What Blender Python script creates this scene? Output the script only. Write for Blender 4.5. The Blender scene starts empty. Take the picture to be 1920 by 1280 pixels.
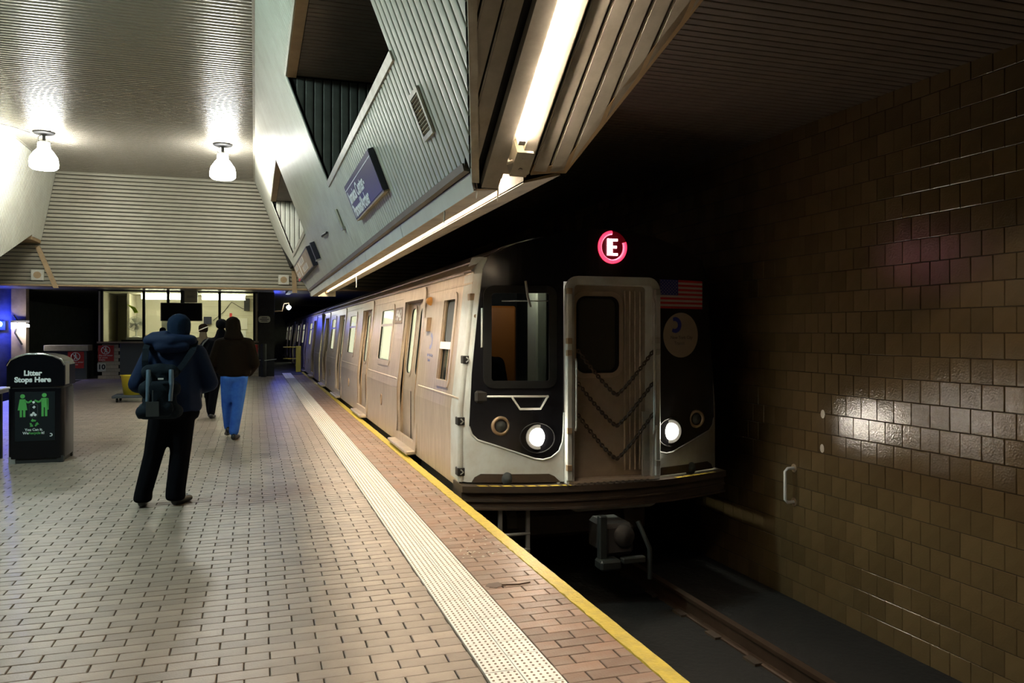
import bpy, bmesh, math, random
from mathutils import Vector, Matrix
R = random.Random(7)
C = bpy.context.scene.collection
PI = math.pi
# ------------------------------------------------------------------ camera, world, exposure
EYE = 1.6
F_PX = 1500.0
YAW = math.atan(482 / F_PX)
cd = bpy.data.cameras.new('camera')
cam = bpy.data.objects.new('camera', cd)
C.objects.link(cam)
cam.location = (0, 0, EYE)
cam.rotation_euler = (PI / 2, 0, -YAW)
cd.sensor_width = 36
cd.lens = F_PX / 1920 * 36
cd.shift_y = -16 / 1920
cd.clip_start = 0.05
cd.clip_end = 200
sc = bpy.context.scene
sc.camera = cam
w = bpy.data.worlds.new('dark')
sc.world = w
w.use_nodes = True
w.node_tree.nodes['Background'].inputs[0].default_value = (0.5, 0.45, 0.4, 1)
w.node_tree.nodes['Background'].inputs[1].default_value = 0.0
sc.view_settings.view_transform = 'Standard'
sc.view_settings.look = 'None'
sc.view_settings.exposure = 1.5
sc.view_settings.gamma = 1.0
sc.view_settings.use_curve_mapping = False
# lamp strengths (the lamps themselves are built further down)
GLOBE = 33.0        # radiance of the far pair of pendant globes
GLOBE_NEAR = 82.0   # of the pair above the camera
TUBE = 95.0         # fluorescent tubes in the canopy
COVE = 52.0        # row of tubes hidden in the canopy trough
HEAD = 60.0         # train headlights

CS, SN = math.cos(YAW), math.sin(YAW)
def proj(x, y, z):
    zc = x * SN + y * CS
    xc = x * CS - y * SN
    if zc < 0.2: return (-9999, -9999, zc)
    return (960 + F_PX * xc / zc, 624 - F_PX * (z - EYE) / zc, zc)

# ------------------------------------------------------------------ materials
def mat(name, col, rough=.5, metal=0., var=0., ncol=None, nscale=6., namt=0., bump=0., bscale=60., emit=None, es=0., spec=.5, coat=0., nstretch=None, thresh=None):
    m = bpy.data.materials.new(name)
    m.use_nodes = True
    nt = m.node_tree
    N, L = nt.nodes, nt.links
    b = N['Principled BSDF']
    b.inputs['Roughness'].default_value = rough
    b.inputs['Metallic'].default_value = metal
    b.inputs['Specular IOR Level'].default_value = spec
    if coat: b.inputs['Coat Weight'].default_value = coat; b.inputs['Coat Roughness'].default_value = .15
    c4 = (*col, 1)
    out = None
    tc = N.new('ShaderNodeTexCoord') if (ncol or bump) else None
    if ncol:
        src = tc.outputs['Object']
        if nstretch:
            mp = N.new('ShaderNodeMapping'); mp.inputs['Scale'].default_value = nstretch
            L.new(src, mp.inputs[0]); src = mp.outputs[0]
        nz = N.new('ShaderNodeTexNoise'); nz.inputs['Scale'].default_value = nscale; nz.inputs['Detail'].default_value = 6
        nz.inputs['Roughness'].default_value = .65
        L.new(src, nz.inputs['Vector'])
        rp = N.new('ShaderNodeValToRGB')
        lo, hi = thresh or (.35, .7)
        rp.color_ramp.elements[0].position = lo; rp.color_ramp.elements[0].color = (0, 0, 0, 1)
        rp.color_ramp.elements[1].position = hi; rp.color_ramp.elements[1].color = (namt, namt, namt, 1)
        L.new(nz.outputs['Fac'], rp.inputs[0])
        mx = N.new('ShaderNodeMix'); mx.data_type = 'RGBA'
        mx.inputs[6].default_value = c4; mx.inputs[7].default_value = (*ncol, 1)
        L.new(rp.outputs[0], mx.inputs[0])
        out = mx.outputs[2]
    if var:
        oi = N.new('ShaderNodeObjectInfo'); ge = N.new('ShaderNodeNewGeometry')
        ad = N.new('ShaderNodeMath'); ad.operation = 'ADD'
        L.new(oi.outputs['Random'], ad.inputs[0]); L.new(ge.outputs['Random Per Island'], ad.inputs[1])
        fr = N.new('ShaderNodeMath'); fr.operation = 'FRACT'; L.new(ad.outputs[0], fr.inputs[0])
        mr = N.new('ShaderNodeMapRange'); mr.inputs[3].default_value = 1 - var; mr.inputs[4].default_value = 1 + var
        L.new(fr.outputs[0], mr.inputs[0])
        hs = N.new('ShaderNodeHueSaturation'); L.new(mr.outputs[0], hs.inputs['Value'])
        if out: L.new(out, hs.inputs['Color'])
        else: hs.inputs['Color'].default_value = c4
        out = hs.outputs[0]
    if out: L.new(out, b.inputs['Base Color'])
    else: b.inputs['Base Color'].default_value = c4
    if bump:
        nb = N.new('ShaderNodeTexNoise'); nb.inputs['Scale'].default_value = bscale; nb.inputs['Detail'].default_value = 4
        L.new(tc.outputs['Object'], nb.inputs['Vector'])
        bp = N.new('ShaderNodeBump'); bp.inputs['Strength'].default_value = bump; bp.inputs['Distance'].default_value = .01
        L.new(nb.outputs['Fac'], bp.inputs['Height']); L.new(bp.outputs[0], b.inputs['Normal'])
    if emit:
        b.inputs['Emission Color'].default_value = (*emit, 1); b.inputs['Emission Strength'].default_value = es
    m['kind'] = 'material'
    return m

def glass(name, tint=(.9, .95, .92), rough=.02, base=.04):
    m = bpy.data.materials.new(name); m.use_nodes = True
    nt = m.node_tree; N, L = nt.nodes, nt.links
    for n in list(N): N.remove(n)
    o = N.new('ShaderNodeOutputMaterial'); t = N.new('ShaderNodeBsdfTransparent'); g = N.new('ShaderNodeBsdfGlossy')
    t.inputs[0].default_value = (*tint, 1); g.inputs['Roughness'].default_value = rough
    lw = N.new('ShaderNodeFresnel'); lw.inputs[0].default_value = 1.5
    ad = N.new('ShaderNodeMath'); ad.operation = 'ADD'; ad.inputs[1].default_value = base; L.new(lw.outputs[0], ad.inputs[0])
    mx = N.new('ShaderNodeMixShader'); L.new(ad.outputs[0], mx.inputs[0]); L.new(t.outputs[0], mx.inputs[1]); L.new(g.outputs[0], mx.inputs[2])
    L.new(mx.outputs[0], o.inputs[0])
    return m

def emis(name, col, s):
    return mat(name, (.8, .8, .8), .5, emit=col, es=s)

m = {}
m['brick'] = mat('brick', (.325, .265, .22), .36, var=.16, ncol=(.19, .15, .12), nscale=3.5, namt=.5, bump=.15, bscale=90)
m['brick_edge'] = mat('brick_edge', (.24, .13, .085), .5, var=.24, ncol=(.3, .26, .22), nscale=4, namt=.6, bump=.2, bscale=80)
m['mortar'] = mat('mortar', (.15, .125, .105), .9, ncol=(.08, .066, .055), nscale=9, namt=.6)
m['tactile'] = mat('tactile_tile', (.93, .91, .86), .42, var=.03, ncol=(.78, .74, .68), nscale=7, namt=.5)
m['dome'] = mat('worn_dome', (.34, .25, .19), .7)
m['yellow'] = mat('yellow_paint', (.62, .47, .05), .55, ncol=(.3, .22, .05), nscale=14, namt=.6, bump=.4, bscale=50)
m['concrete'] = mat('dirty_concrete', (.11, .10, .09), .85, ncol=(.03, .028, .025), nscale=3, namt=.9, bump=.4, bscale=20)
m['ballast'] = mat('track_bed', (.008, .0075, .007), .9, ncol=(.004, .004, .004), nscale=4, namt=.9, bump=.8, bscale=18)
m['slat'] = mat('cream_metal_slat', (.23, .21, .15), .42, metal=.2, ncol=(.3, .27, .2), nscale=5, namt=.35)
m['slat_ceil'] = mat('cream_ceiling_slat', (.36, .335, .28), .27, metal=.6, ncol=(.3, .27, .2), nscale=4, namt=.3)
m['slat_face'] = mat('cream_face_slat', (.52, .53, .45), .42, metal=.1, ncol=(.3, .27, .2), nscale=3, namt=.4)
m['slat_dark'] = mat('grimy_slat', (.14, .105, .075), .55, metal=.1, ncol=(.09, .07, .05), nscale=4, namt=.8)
m['slat_shaded'] = mat('shaded_shaft_slat', (.10, .105, .09), .5, metal=.2, ncol=(.04, .04, .035), nscale=4, namt=.6)  # darkened slat: shade inside the first opening put into the colour
m['board'] = mat('cream_board', (.5, .46, .37), .5, ncol=(.2, .16, .11), nscale=5, namt=.5)
m['soffit'] = mat('stained_soffit', (.42, .33, .2), .55, ncol=(.16, .11, .06), nscale=6, namt=.7)
m['void'] = mat('dark_void', (.012, .011, .01), .95)
m['trim'] = mat('cream_trim', (.55, .53, .45), .4, metal=.2, ncol=(.22, .18, .12), nscale=8, namt=.5)
m['tile'] = mat('glazed_tile', (.12, .082, .038), .13, var=.16, ncol=(.07, .045, .02), nscale=1.5, namt=.5, bump=.22, bscale=60)
m['tile_back'] = mat('tile_joint', (.018, .014, .011), .9)
m['dark'] = mat('dark_grimy', (.03, .028, .027), .7, ncol=(.012, .011, .01), nscale=5, namt=.8)
m['black'] = mat('black_gloss', (.008, .008, .010), .16, bump=.02, bscale=6)
m['blackm'] = mat('black_matte', (.012, .012, .013), .6)
m['steel'] = mat('brushed_steel', (.6, .51, .42), .36, metal=.4, ncol=(.3, .22, .15), nscale=2.5, namt=.55, nstretch=(1, 6, 1), bump=.05, bscale=30)
m['steel_door'] = mat('brushed_steel_door', (.5, .43, .35), .36, metal=.4, ncol=(.26, .19, .13), nscale=3, namt=.5)
m['rusty'] = mat('rust_streaked_steel', (.45, .35, .24), .5, metal=.5, ncol=(.2, .1, .04), nscale=5, namt=.8, nstretch=(1, 1, .3))
m['white'] = mat('white_fibreglass', (.56, .6, .6), .35, ncol=(.33, .28, .22), nscale=4, namt=.5, spec=.5)
m['whitep'] = mat('white_paint', (.75, .75, .72), .5)
m['offwhite'] = mat('offwhite_sticker', (.5, .42, .32), .6)
m['platebrown'] = mat('brown_number_plate', (.13, .085, .05), .5)
m['roof'] = mat('car_roof', (.32, .24, .17), .5, metal=.5, ncol=(.15, .1, .07), nscale=4, namt=.6)
m['underframe'] = mat('brown_black_underframe', (.05, .038, .03), .6, metal=.3, ncol=(.1, .06, .03), nscale=7, namt=.5)
m['rubber'] = mat('rubber', (.008, .008, .008), .8, spec=.15)
m['lamp_w'] = emis('headlight_lens', (1, .9, .74), HEAD)
m['led'] = emis('red_led', (1, .06, .1), 9)
m['ledcore'] = emis('red_led_core', (1, .5, .6), 6)
m['redglow'] = mat('red_led_panel', (.02, .002, .003), .3, emit=(1, .0, .03), es=.018)
m['flag_red'] = mat('flag_red', (.75, .035, .04), .5)
m['flag_white'] = mat('flag_white', (.85, .75, .7), .5)
m['flag_blue'] = mat('flag_blue', (.04, .05, .34), .5)
m['logo_blue'] = mat('logo_blue', (.03, .05, .45), .5)
m['faint_blue'] = mat('faded_blue_print', (.22, .24, .4), .5)
m['cream_in'] = mat('cream_interior', (.66, .66, .52), .6)
m['carlight'] = emis('car_light_strip', (.95, 1, .85), 24)
m['glass'] = glass('clear_glass')
m['carglass'] = glass('car_window_glass_glow', (.85, .88, .75), .03, .0)
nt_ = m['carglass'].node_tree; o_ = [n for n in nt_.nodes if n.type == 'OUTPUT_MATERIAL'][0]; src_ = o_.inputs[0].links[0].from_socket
em_ = nt_.nodes.new('ShaderNodeEmission'); em_.inputs[0].default_value = (.86, .86, .62, 1); em_.inputs[1].default_value = .13  # faint glow put into the panes so the train windows look lit
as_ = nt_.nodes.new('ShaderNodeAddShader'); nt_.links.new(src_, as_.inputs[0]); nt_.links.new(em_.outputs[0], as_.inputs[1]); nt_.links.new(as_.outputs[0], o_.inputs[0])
m['cabglass'] = glass('cab_glass', (.55, .6, .6), .02, .03)
m['darkglass'] = mat('dark_glass', (.02, .025, .025), .08)
m['orange'] = mat('orange_panel', (.4, .13, .02), .5)
m['globe'] = emis('pendant_globe', (1, .99, .93), GLOBE)
m['globe_near'] = emis('pendant_globe_near', (.74, 1, .95), GLOBE_NEAR)
m['cove'] = emis('cove_tube', (1, .8, .58), COVE)
m['tube'] = emis('fluorescent_tube', (1, .83, .66), TUBE)
m['bin'] = mat('black_bin', (.004, .004, .006), .2, spec=.25)
m['chrome'] = mat('chrome', (.7, .7, .7), .15, metal=1)
m['poster'] = mat('dark_poster', (.008, .012, .016), .4, spec=.3)
m['green'] = mat('green_print', (.09, .42, .10), .5, emit=None)
m['print'] = mat('white_print', (.8, .84, .86), .5)
m['navy'] = mat('navy_nylon', (.005, .015, .05), .7, spec=.18, bump=.6, bscale=9)
m['navy_knit'] = mat('navy_knit', (.004, .014, .038), .9, spec=.15, bump=.5, bscale=120)
m['blackcloth'] = mat('black_cloth', (.003, .003, .005), .9, spec=.08, bump=.4, bscale=12)
m['brownj'] = mat('dark_brown_jacket', (.009, .005, .003), .9, spec=.06, bump=.5, bscale=10)
m['oliv'] = mat('olive_coat', (.06, .045, .022), .8, bump=.4, bscale=10)
m['jeans'] = mat('blue_denim', (.025, .085, .40), .85, spec=.15, ncol=(.06, .18, .55), nscale=5, namt=.7, bump=.5, bscale=10)
m['skin'] = mat('skin', (.42, .25, .17), .55)
m['shoe'] = mat('black_leather', (.012, .011, .011), .4)
m['grey'] = mat('grey_fabric', (.045, .055, .06), .7)
m['reflect'] = mat('reflective_band', (.12, .18, .25), .35, metal=.3)
m['bag'] = mat('dark_backpack_fabric', (.006, .011, .018), .8, spec=.12, bump=.4, bscale=30)
m['red'] = mat('red_sign', (.5, .02, .02), .5)
m['signblack'] = mat('sign_black', (.018, .018, .035), .35)
m['silver'] = mat('silver', (.4, .4, .38), .35, metal=.6)
m['lip'] = mat('aged_yellow_lip', (.12, .085, .04), .7, ncol=(.05, .03, .015), nscale=6, namt=.7)
m['wood'] = mat('brown_trim', (.36, .25, .13), .6, ncol=(.18, .11, .05), nscale=6, namt=.5)
m['plastic_y'] = mat('yellow_plastic', (.65, .5, .03), .45)
m['boothw'] = mat('booth_cream_wall', (.62, .58, .45), .6, ncol=(.4, .36, .26), nscale=3, namt=.3)
m['boothtile'] = mat('booth_base_tile', (.6, .5, .38), .5, var=.15, ncol=(.15, .12, .09), nscale=3, namt=.5)
m['boothgrey'] = mat('booth_grey_panel', (.1, .1, .11), .5)
m['boothlight'] = emis('booth_light', (1, .93, .7), 6)
m['tvb'] = mat('screen_black', (.008, .008, .008), .2)
m['paper'] = mat('paper', (.7, .68, .6), .7)
m['neon'] = mat('neon_yellow_card', (.6, .8, .03), .6)
m['rail'] = mat('rusty_rail', (.05, .028, .016), .5, metal=.5, ncol=(.09, .06, .04), nscale=5, namt=.5)
m['blue_e'] = emis('blue_lamp', (.03, .08, 1), 30)
m['white_e'] = emis('white_lamp', (1, .95, .9), 14)
m['bulb_e'] = emis('bulb', (.9, .95, 1), 40)
m['stain'] = mat('dried_stain', (.075, .035, .015), .5)
m['gum'] = mat('white_specks', (.6, .56, .48), .8)
m['cup'] = mat('pale_cyan_plastic', (.4, .6, .6), .4)

# ------------------------------------------------------------------ mesh helpers
class MB:
    def __init__(s): s.v = []; s.f = []; s.mi = []; s.sm = []
    def add(s, vs, fs, mi=0, smooth=False):
        o = len(s.v); s.v += [tuple(v) for v in vs]
        for f in fs: s.f.append([o + i for i in f]); s.mi.append(mi); s.sm.append(smooth)
    def box(s, a, b, mi=0, bev=0.):
        (x0, y0, z0), (x1, y1, z1) = a, b
        if bev:
            return s.hull([(x, y, z) for x0_, x1_, y0_, y1_, z0_, z1_ in ((x0 + bev, x1 - bev, y0 + bev, y1 - bev, z0, z1), (x0, x1, y0 + bev, y1 - bev, z0 + bev, z1 - bev), (x0 + bev, x1 - bev, y0, y1, z0 + bev, z1 - bev)) for x in (x0_, x1_) for y in (y0_, y1_) for z in (z0_, z1_)], mi)
        s.add([(x0, y0, z0), (x1, y0, z0), (x1, y1, z0), (x0, y1, z0), (x0, y0, z1), (x1, y0, z1), (x1, y1, z1), (x0, y1, z1)],
              [(0, 3, 2, 1), (4, 5, 6, 7), (0, 1, 5, 4), (1, 2, 6, 5), (2, 3, 7, 6), (3, 0, 4, 7)], mi)
        return s
    def hull(s, pts, mi=0, smooth=False):
        bm = bmesh.new()
        for p in pts: bm.verts.new(p)
        bmesh.ops.convex_hull(bm, input=bm.verts)
        bm.verts.index_update()
        lv = [v for v in bm.verts if v.link_faces]
        ix = {v: i for i, v in enumerate(lv)}
        s.add([v.co.copy() for v in lv], [[ix[v] for v in f.verts] for f in bm.faces], mi, smooth)
        bm.free(); return s
    def prism(s, pts, d, mi=0):     # closed polygon of 3-d points, extruded along d
        n = len(pts); d = Vector(d); P = [Vector(p) for p in pts]
        s.add(P + [p + d for p in P], [list(range(n))[::-1], list(range(n, 2 * n))] + [(i, (i + 1) % n, n + (i + 1) % n, n + i) for i in range(n)], mi)
        return s
    def tube(s, path, r, n=8, mi=0, cap=True, closed=False):
        P = [Vector(p) for p in path]; rings = []; k = len(P)
        rr = r if isinstance(r, (list, tuple)) else [r] * k
        up = None
        for i, p in enumerate(P):
            if closed: t = P[(i + 1) % k] - P[i - 1]
            else: t = P[min(i + 1, k - 1)] - P[max(i - 1, 0)]
            t.normalize()
            if up is None: up = t.orthogonal().normalized()
            up = (up - t * up.dot(t)); up = up.normalized() if up.length > 1e-5 else t.orthogonal().normalized()
            b = t.cross(up)
            rings.append([p + (up * math.cos(2 * PI * j / n) + b * math.sin(2 * PI * j / n)) * rr[i] for j in range(n)])
        vs = [v for r_ in rings for v in r_]; fs = []
        for i in range(k if closed else k - 1):
            a, b = i * n, ((i + 1) % k) * n
            for j in range(n): fs.append((a + j, a + (j + 1) % n, b + (j + 1) % n, b + j))
        s.add(vs, fs, mi, True)
        if cap and not closed:
            s.add(rings[0], [list(range(n))[::-1]], mi); s.add(rings[-1], [list(range(n))], mi)
        return s
    def lathe(s, prof, c, ax=(0, 0, 1), n=20, mi=0, smooth=True):
        ax = Vector(ax).normalized(); u = ax.orthogonal().normalized(); v = ax.cross(u); c = Vector(c)
        vs = [c + ax * z + (u * math.cos(2 * PI * j / n) + v * math.sin(2 * PI * j / n)) * r for r, z in prof for j in range(n)]
        fs = [(i * n + j, i * n + (j + 1) % n, (i + 1) * n + (j + 1) % n, (i + 1) * n + j) for i in range(len(prof) - 1) for j in range(n)]
        s.add(vs, fs, mi, smooth)
        return s
    def disc(s, c, ax, r, t, n=20, mi=0):
        s.lathe([(0.0001, 0), (r, 0), (r, t), (0.0001, t)], c, ax, n, mi, False); return s
    def mesh(s, name, mats):
        me = bpy.data.meshes.new(name); me.from_pydata(s.v, [], s.f)
        for q in (mats if isinstance(mats, (list, tuple)) else [mats]): me.materials.append(q)
        me.polygons.foreach_set('material_index', s.mi); me.polygons.foreach_set('use_smooth', s.sm)
        me.update(); return me

def fixn(me):
    bm = bmesh.new(); bm.from_mesh(me); bmesh.ops.recalc_face_normals(bm, faces=bm.faces); bm.to_mesh(me); bm.free()

def link(name, me, parent=None, off=(0, 0, 0)):
    o = bpy.data.objects.new(name, me); C.objects.link(o)
    if parent: o.parent = parent
    o.location = off
    return o
def wloc(p):
    v = Vector((0, 0, 0))
    while p: v += p.location; p = p.parent
    return v
def obj(name, mb, mats, parent=None, norm=True):     # mesh given in world coordinates
    o0 = wloc(parent)
    if o0.length: mb.v = [tuple(Vector(v) - o0) for v in mb.v]
    me = mb.mesh(name, mats)
    if norm: fixn(me)
    return link(name, me, parent)
def tag(o, label=None, cat=None, group=None, kind=None):
    if label: o['label'] = label
    if cat: o['category'] = cat
    if group: o['group'] = group
    if kind: o['kind'] = kind
    return o
def thing(name, label, cat, loc, group=None):
    o = bpy.data.objects.new(name, None); C.objects.link(o); o.location = loc; o.empty_display_size = .1
    return tag(o, label, cat, group)
def struct(name, label, cat, mb=None, mats=None, norm=True):
    if mb is None:
        o = bpy.data.objects.new(name, None); C.objects.link(o)
    else: o = obj(name, mb, mats, None, norm)
    return tag(o, label, cat, None, 'structure')
def light(name, kind, loc, energy, col, parent=None, size=.1, rot=None, **kw):
    l = bpy.data.lights.new(name, kind); l.energy = energy; l.color = col
    if kind in ('POINT', 'SPOT'): l.shadow_soft_size = size
    for k, v in kw.items(): setattr(l, k, v)
    o = bpy.data.objects.new(name, l); C.objects.link(o)
    if parent: o.parent = parent; o.location = Vector(loc) - wloc(parent)
    else: o.location = loc
    if rot: o.rotation_euler = rot
    return o
def text(s, size, mats, parent, org, ux, uz, name='lettering', align='CENTER', ext=.0012, sx=1., bold=0., squash=1.):
    cu = bpy.data.curves.new('t', 'FONT'); cu.body = s; cu.size = size; cu.align_x = align; cu.align_y = 'CENTER'; cu.extrude = ext; cu.offset = bold; cu.resolution_u = 3; cu.space_line = .95
    to = bpy.data.objects.new('t', cu); C.objects.link(to)
    dg = bpy.context.evaluated_depsgraph_get(); me = bpy.data.meshes.new_from_object(to.evaluated_get(dg))
    bpy.data.objects.remove(to); bpy.data.curves.remove(cu)
    ux = Vector(ux).normalized(); uz = Vector(uz).normalized(); un = ux.cross(uz)
    me.transform(Matrix(((ux.x * sx, uz.x * squash, un.x, 0), (ux.y * sx, uz.y * squash, un.y, 0), (ux.z * sx, uz.z * squash, un.z, 0), (0, 0, 0, 1))))
    me.materials.clear(); me.materials.append(mats)
    me.name = name
    return link(name, me, parent, Vector(org) - wloc(parent))

def caps(bm, a, ra, b, rb):
    pts = []
    for c, r in ((a, ra), (b, rb)):
        t = bmesh.new(); bmesh.ops.create_icosphere(t, subdivisions=2, radius=1)
        r3 = r if isinstance(r, (tuple, list)) else (r, r, r)
        pts += [Vector(c) + Vector((v.co.x * r3[0], v.co.y * r3[1], v.co.z * r3[2])) for v in t.verts]; t.free()
    q = bmesh.new()
    for p in pts: q.verts.new(p)
    bmesh.ops.convex_hull(q, input=q.verts)
    for v in [v for v in q.verts if not v.link_faces]: q.verts.remove(v)
    me = bpy.data.meshes.new('c'); q.to_mesh(me); q.free(); bm.from_mesh(me); bpy.data.meshes.remove(me)
def blob(name, parts, mt, parent, voxel=.014, smooth=6, off=(0, 0, 0), ang=0.):
    """one continuous surface grown from tapered limbs: (a, ra, b, rb), local coordinates of the parent"""
    bm = bmesh.new()
    for a, ra, b, rb in parts: caps(bm, a, ra, b, rb)
    me = bpy.data.meshes.new(name); bm.to_mesh(me); bm.free()
    o = bpy.data.objects.new(name, me); C.objects.link(o)
    r = o.modifiers.new('r', 'REMESH'); r.mode = 'VOXEL'; r.voxel_size = voxel; r.use_smooth_shade = True
    s = o.modifiers.new('s', 'SMOOTH'); s.iterations = smooth; s.factor = .5
    dg = bpy.context.evaluated_depsgraph_get(); me2 = bpy.data.meshes.new_from_object(o.evaluated_get(dg))
    bpy.data.objects.remove(o); bpy.data.meshes.remove(me)
    me2.name = name; me2.materials.clear(); me2.materials.append(mt)
    for p in me2.polygons: p.use_smooth = True
    if ang: me2.transform(Matrix.Rotation(ang, 4, 'Z'))
    return link(name, me2, parent, off)

SP = .098                       # slat pitch everywhere in the station
def slat_prof(wd, hgt=.014, crown=.0012):
    h = wd / 2
    return [(-h, 0), (-h * .98, hgt * .8), (-h * .9, hgt), (-h * .45, hgt + crown * .75), (0, hgt + crown), (h * .45, hgt + crown * .75), (h * .9, hgt), (h * .98, hgt * .8), (h, 0)]
def slat(mb, A0, A1, wdir, nrm, wd=.083, hgt=.012, crown=.001, mi=0):
    """open-backed rolled metal slat; A0 / A1 are its ends, or functions of the offset across the width when cut askew"""
    f0 = A0 if callable(A0) else (lambda a, A=Vector(A0): A + wdir * a)
    f1 = A1 if callable(A1) else (lambda a, A=Vector(A1): A + wdir * a)
    wdir, nrm = Vector(wdir).normalized(), Vector(nrm).normalized()
    pr = slat_prof(wd, hgt, crown); n = len(pr)
    vs = [Vector(f0(a)) + nrm * b for a, b in pr] + [Vector(f1(a)) + nrm * b for a, b in pr]
    mb.add(vs, [(i, i + 1, n + i + 1, n + i) for i in range(n - 1)], mi, True)
    return mb

# ------------------------------------------------------------------ floor: platform
HC = 3.74                        # ceiling above the eye
EDGE = 1.897
PL0, PL1 = -5.6, 46.0
mb = MB(); mb.box((PL0, -1.5, -.4), (EDGE - .005, PL1, -.012)); mb.box((PL0, -1.5, -1.25), (1.55, PL1, -.4))
floor = struct('floor', 'brick-paved subway platform beside the track', 'floor', mb, m['mortar'])
BL, BW = .237, .1
bricks = []
y = 2.9; r = 0
while y < 31.5:
    x = 1.02 - BL * .5 * (r % 2) + R.uniform(-.006, .006); x_ = x
    while x > PL0:
        x0 = max(x - BL, PL0)
        if x - x0 > .03: bricks.append((x0, x, y, 0))
        x -= BL
    if r % 2: bricks.append((x_, 1.02, y, 0))
    x = 1.367
    first = .12 if r % 2 else .237
    x1 = x + first
    while x < 1.79:
        xe = min(x1, 1.797)
        if xe - x > .02: bricks.append((x, xe, y, 1))
        x = xe; x1 = x + BL
    y += BW; r += 1
def barea(b):
    x0, x1, yy, e = b
    p = [proj(x0, yy, 0), proj(x1, yy, 0), proj(x1, yy + BW, 0), proj(x0, yy + BW, 0)]
    cx = sum(q[0] for q in p) / 4; cy = sum(q[1] for q in p) / 4
    if not (0 < cx < 1920 and cy < 1275): return 0
    return abs(sum(p[i][0] * p[(i + 1) % 4][1] - p[(i + 1) % 4][0] * p[i][1] for i in range(4))) / 2
bricks.sort(key=lambda b: -barea(b))
stuff = MB()
def brick_geo(mb, b, cx=0, cy=0, cz=0):
    x0, x1, yy, e = b
    j = .006; jr = .0016
    if R.random() < .3: j = .0085
    top = [R.uniform(-.0012, .0012) for _ in range(4)]
    X0, X1, Y0, Y1 = x0 + j / 2 - cx, x1 - j / 2 - cx, yy + jr - cy, yy + BW - jr - cy
    c = .003
    vs = [(X0, Y0, -.014), (X1, Y0, -.014), (X1, Y1, -.014), (X0, Y1, -.014),
          (X0, Y0, top[0] - c), (X1, Y0, top[1] - c), (X1, Y1, top[2] - c), (X0, Y1, top[3] - c),
          (X0 + c, Y0 + c, top[0]), (X1 - c, Y0 + c, top[1]), (X1 - c, Y1 - c, top[2]), (X0 + c, Y1 - c, top[3])]
    fs = [(0, 1, 5, 4), (1, 2, 6, 5), (2, 3, 7, 6), (3, 0, 4, 7), (4, 5, 9, 8), (5, 6, 10, 9), (6, 7, 11, 10), (7, 4, 8, 11), (8, 9, 10, 11)]
    mb.add(vs, fs, e)
for k, b in enumerate(bricks):
    if k < 300:
        q = MB(); cx, cy = (b[0] + b[1]) / 2, b[2] + BW / 2
        brick_geo(q, b, cx, cy)
        link('brick', q.mesh('brick', [m['brick'], m['brick_edge']]), floor, (cx, cy, 0))
    else: brick_geo(stuff, b)
tag(obj('bricks', stuff, [m['brick'], m['brick_edge']], floor, False), kind='stuff')
q = MB(); q.box((1.03, 31.5, -.012), (EDGE - .1, 46, 0)); q.box((PL0, 31.5, -.012), (1.03, 46, -.001)); obj('paving', q, m['concrete'], floor)
# cracks, stains and dried specks printed flat on the paving
q = MB()
pts = []
for i in range(18):
    a = 2 * PI * i / 18; rr = .045 + R.uniform(-.012, .012)
    pts.append((1.452 + rr * 1.3 * math.cos(a), 4.86 + rr * 1.1 * math.sin(a), .0022))
q.prism(pts, (0, 0, .0008))
q.tube([(1.49, 4.85, .003), (1.6, 4.83, .003), (1.68, 4.85, .003)], [.006, .005, .003], 6)
obj('spill_stain', q, m['stain'], floor)
q = MB()
for i in range(46):
    x, yy = R.uniform(1.4, 1.74), 5.4 + R.uniform(0, 1.15) * R.random() + .1
    q.disc((x, yy, .002), (0, 0, 1), R.uniform(.004, .01), .0008, 7)
tag(obj('dried_specks', q, m['gum'], floor), kind='stuff')

# tactile strip
ts = struct('trim_1', 'white studded tactile strip along the platform edge', 'tactile strip', MB().box((1.022, -1, -.014), (1.366, 33.2, -.006)), m['mortar'])
TL = .176
def tact_mesh(wd):
    q = MB(); q.box((-wd / 2 + .002, -TL / 2 + .002, -.012), (wd / 2 - .002, TL / 2 - .002, .0015), 0)
    for i in range(5):
        for j in range(5):
            x = (i - 2) * wd / 5.2; yy = (j - 2) * TL / 5.2
            q.lathe([(.0068, .0015), (.005, .0045), (.0001, .005)], (x, yy, 0), n=7, mi=1, smooth=False)
    return q.mesh('tactile_tile', [m['tactile'], m['dome']])
tm = [tact_mesh(.161), tact_mesh(.175)]
k = 0; far = MB(); yy = 3.0
while yy < 33.1:
    for j, cx in enumerate((1.1065, 1.2755)):
        if k < 300: link('tactile_tile', tm[j], ts, (cx, yy, R.uniform(-.0006, .0006)))
        else:
            wd = (.161, .175)[j]; far.box((cx - wd / 2 + .002, yy - TL / 2 + .002, -.012), (cx + wd / 2 - .002, yy + TL / 2 - .002, .002))
        k += 1
    yy += TL
tag(obj('tactile_tiles', far, [m['tactile']], ts, False), kind='stuff')

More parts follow.
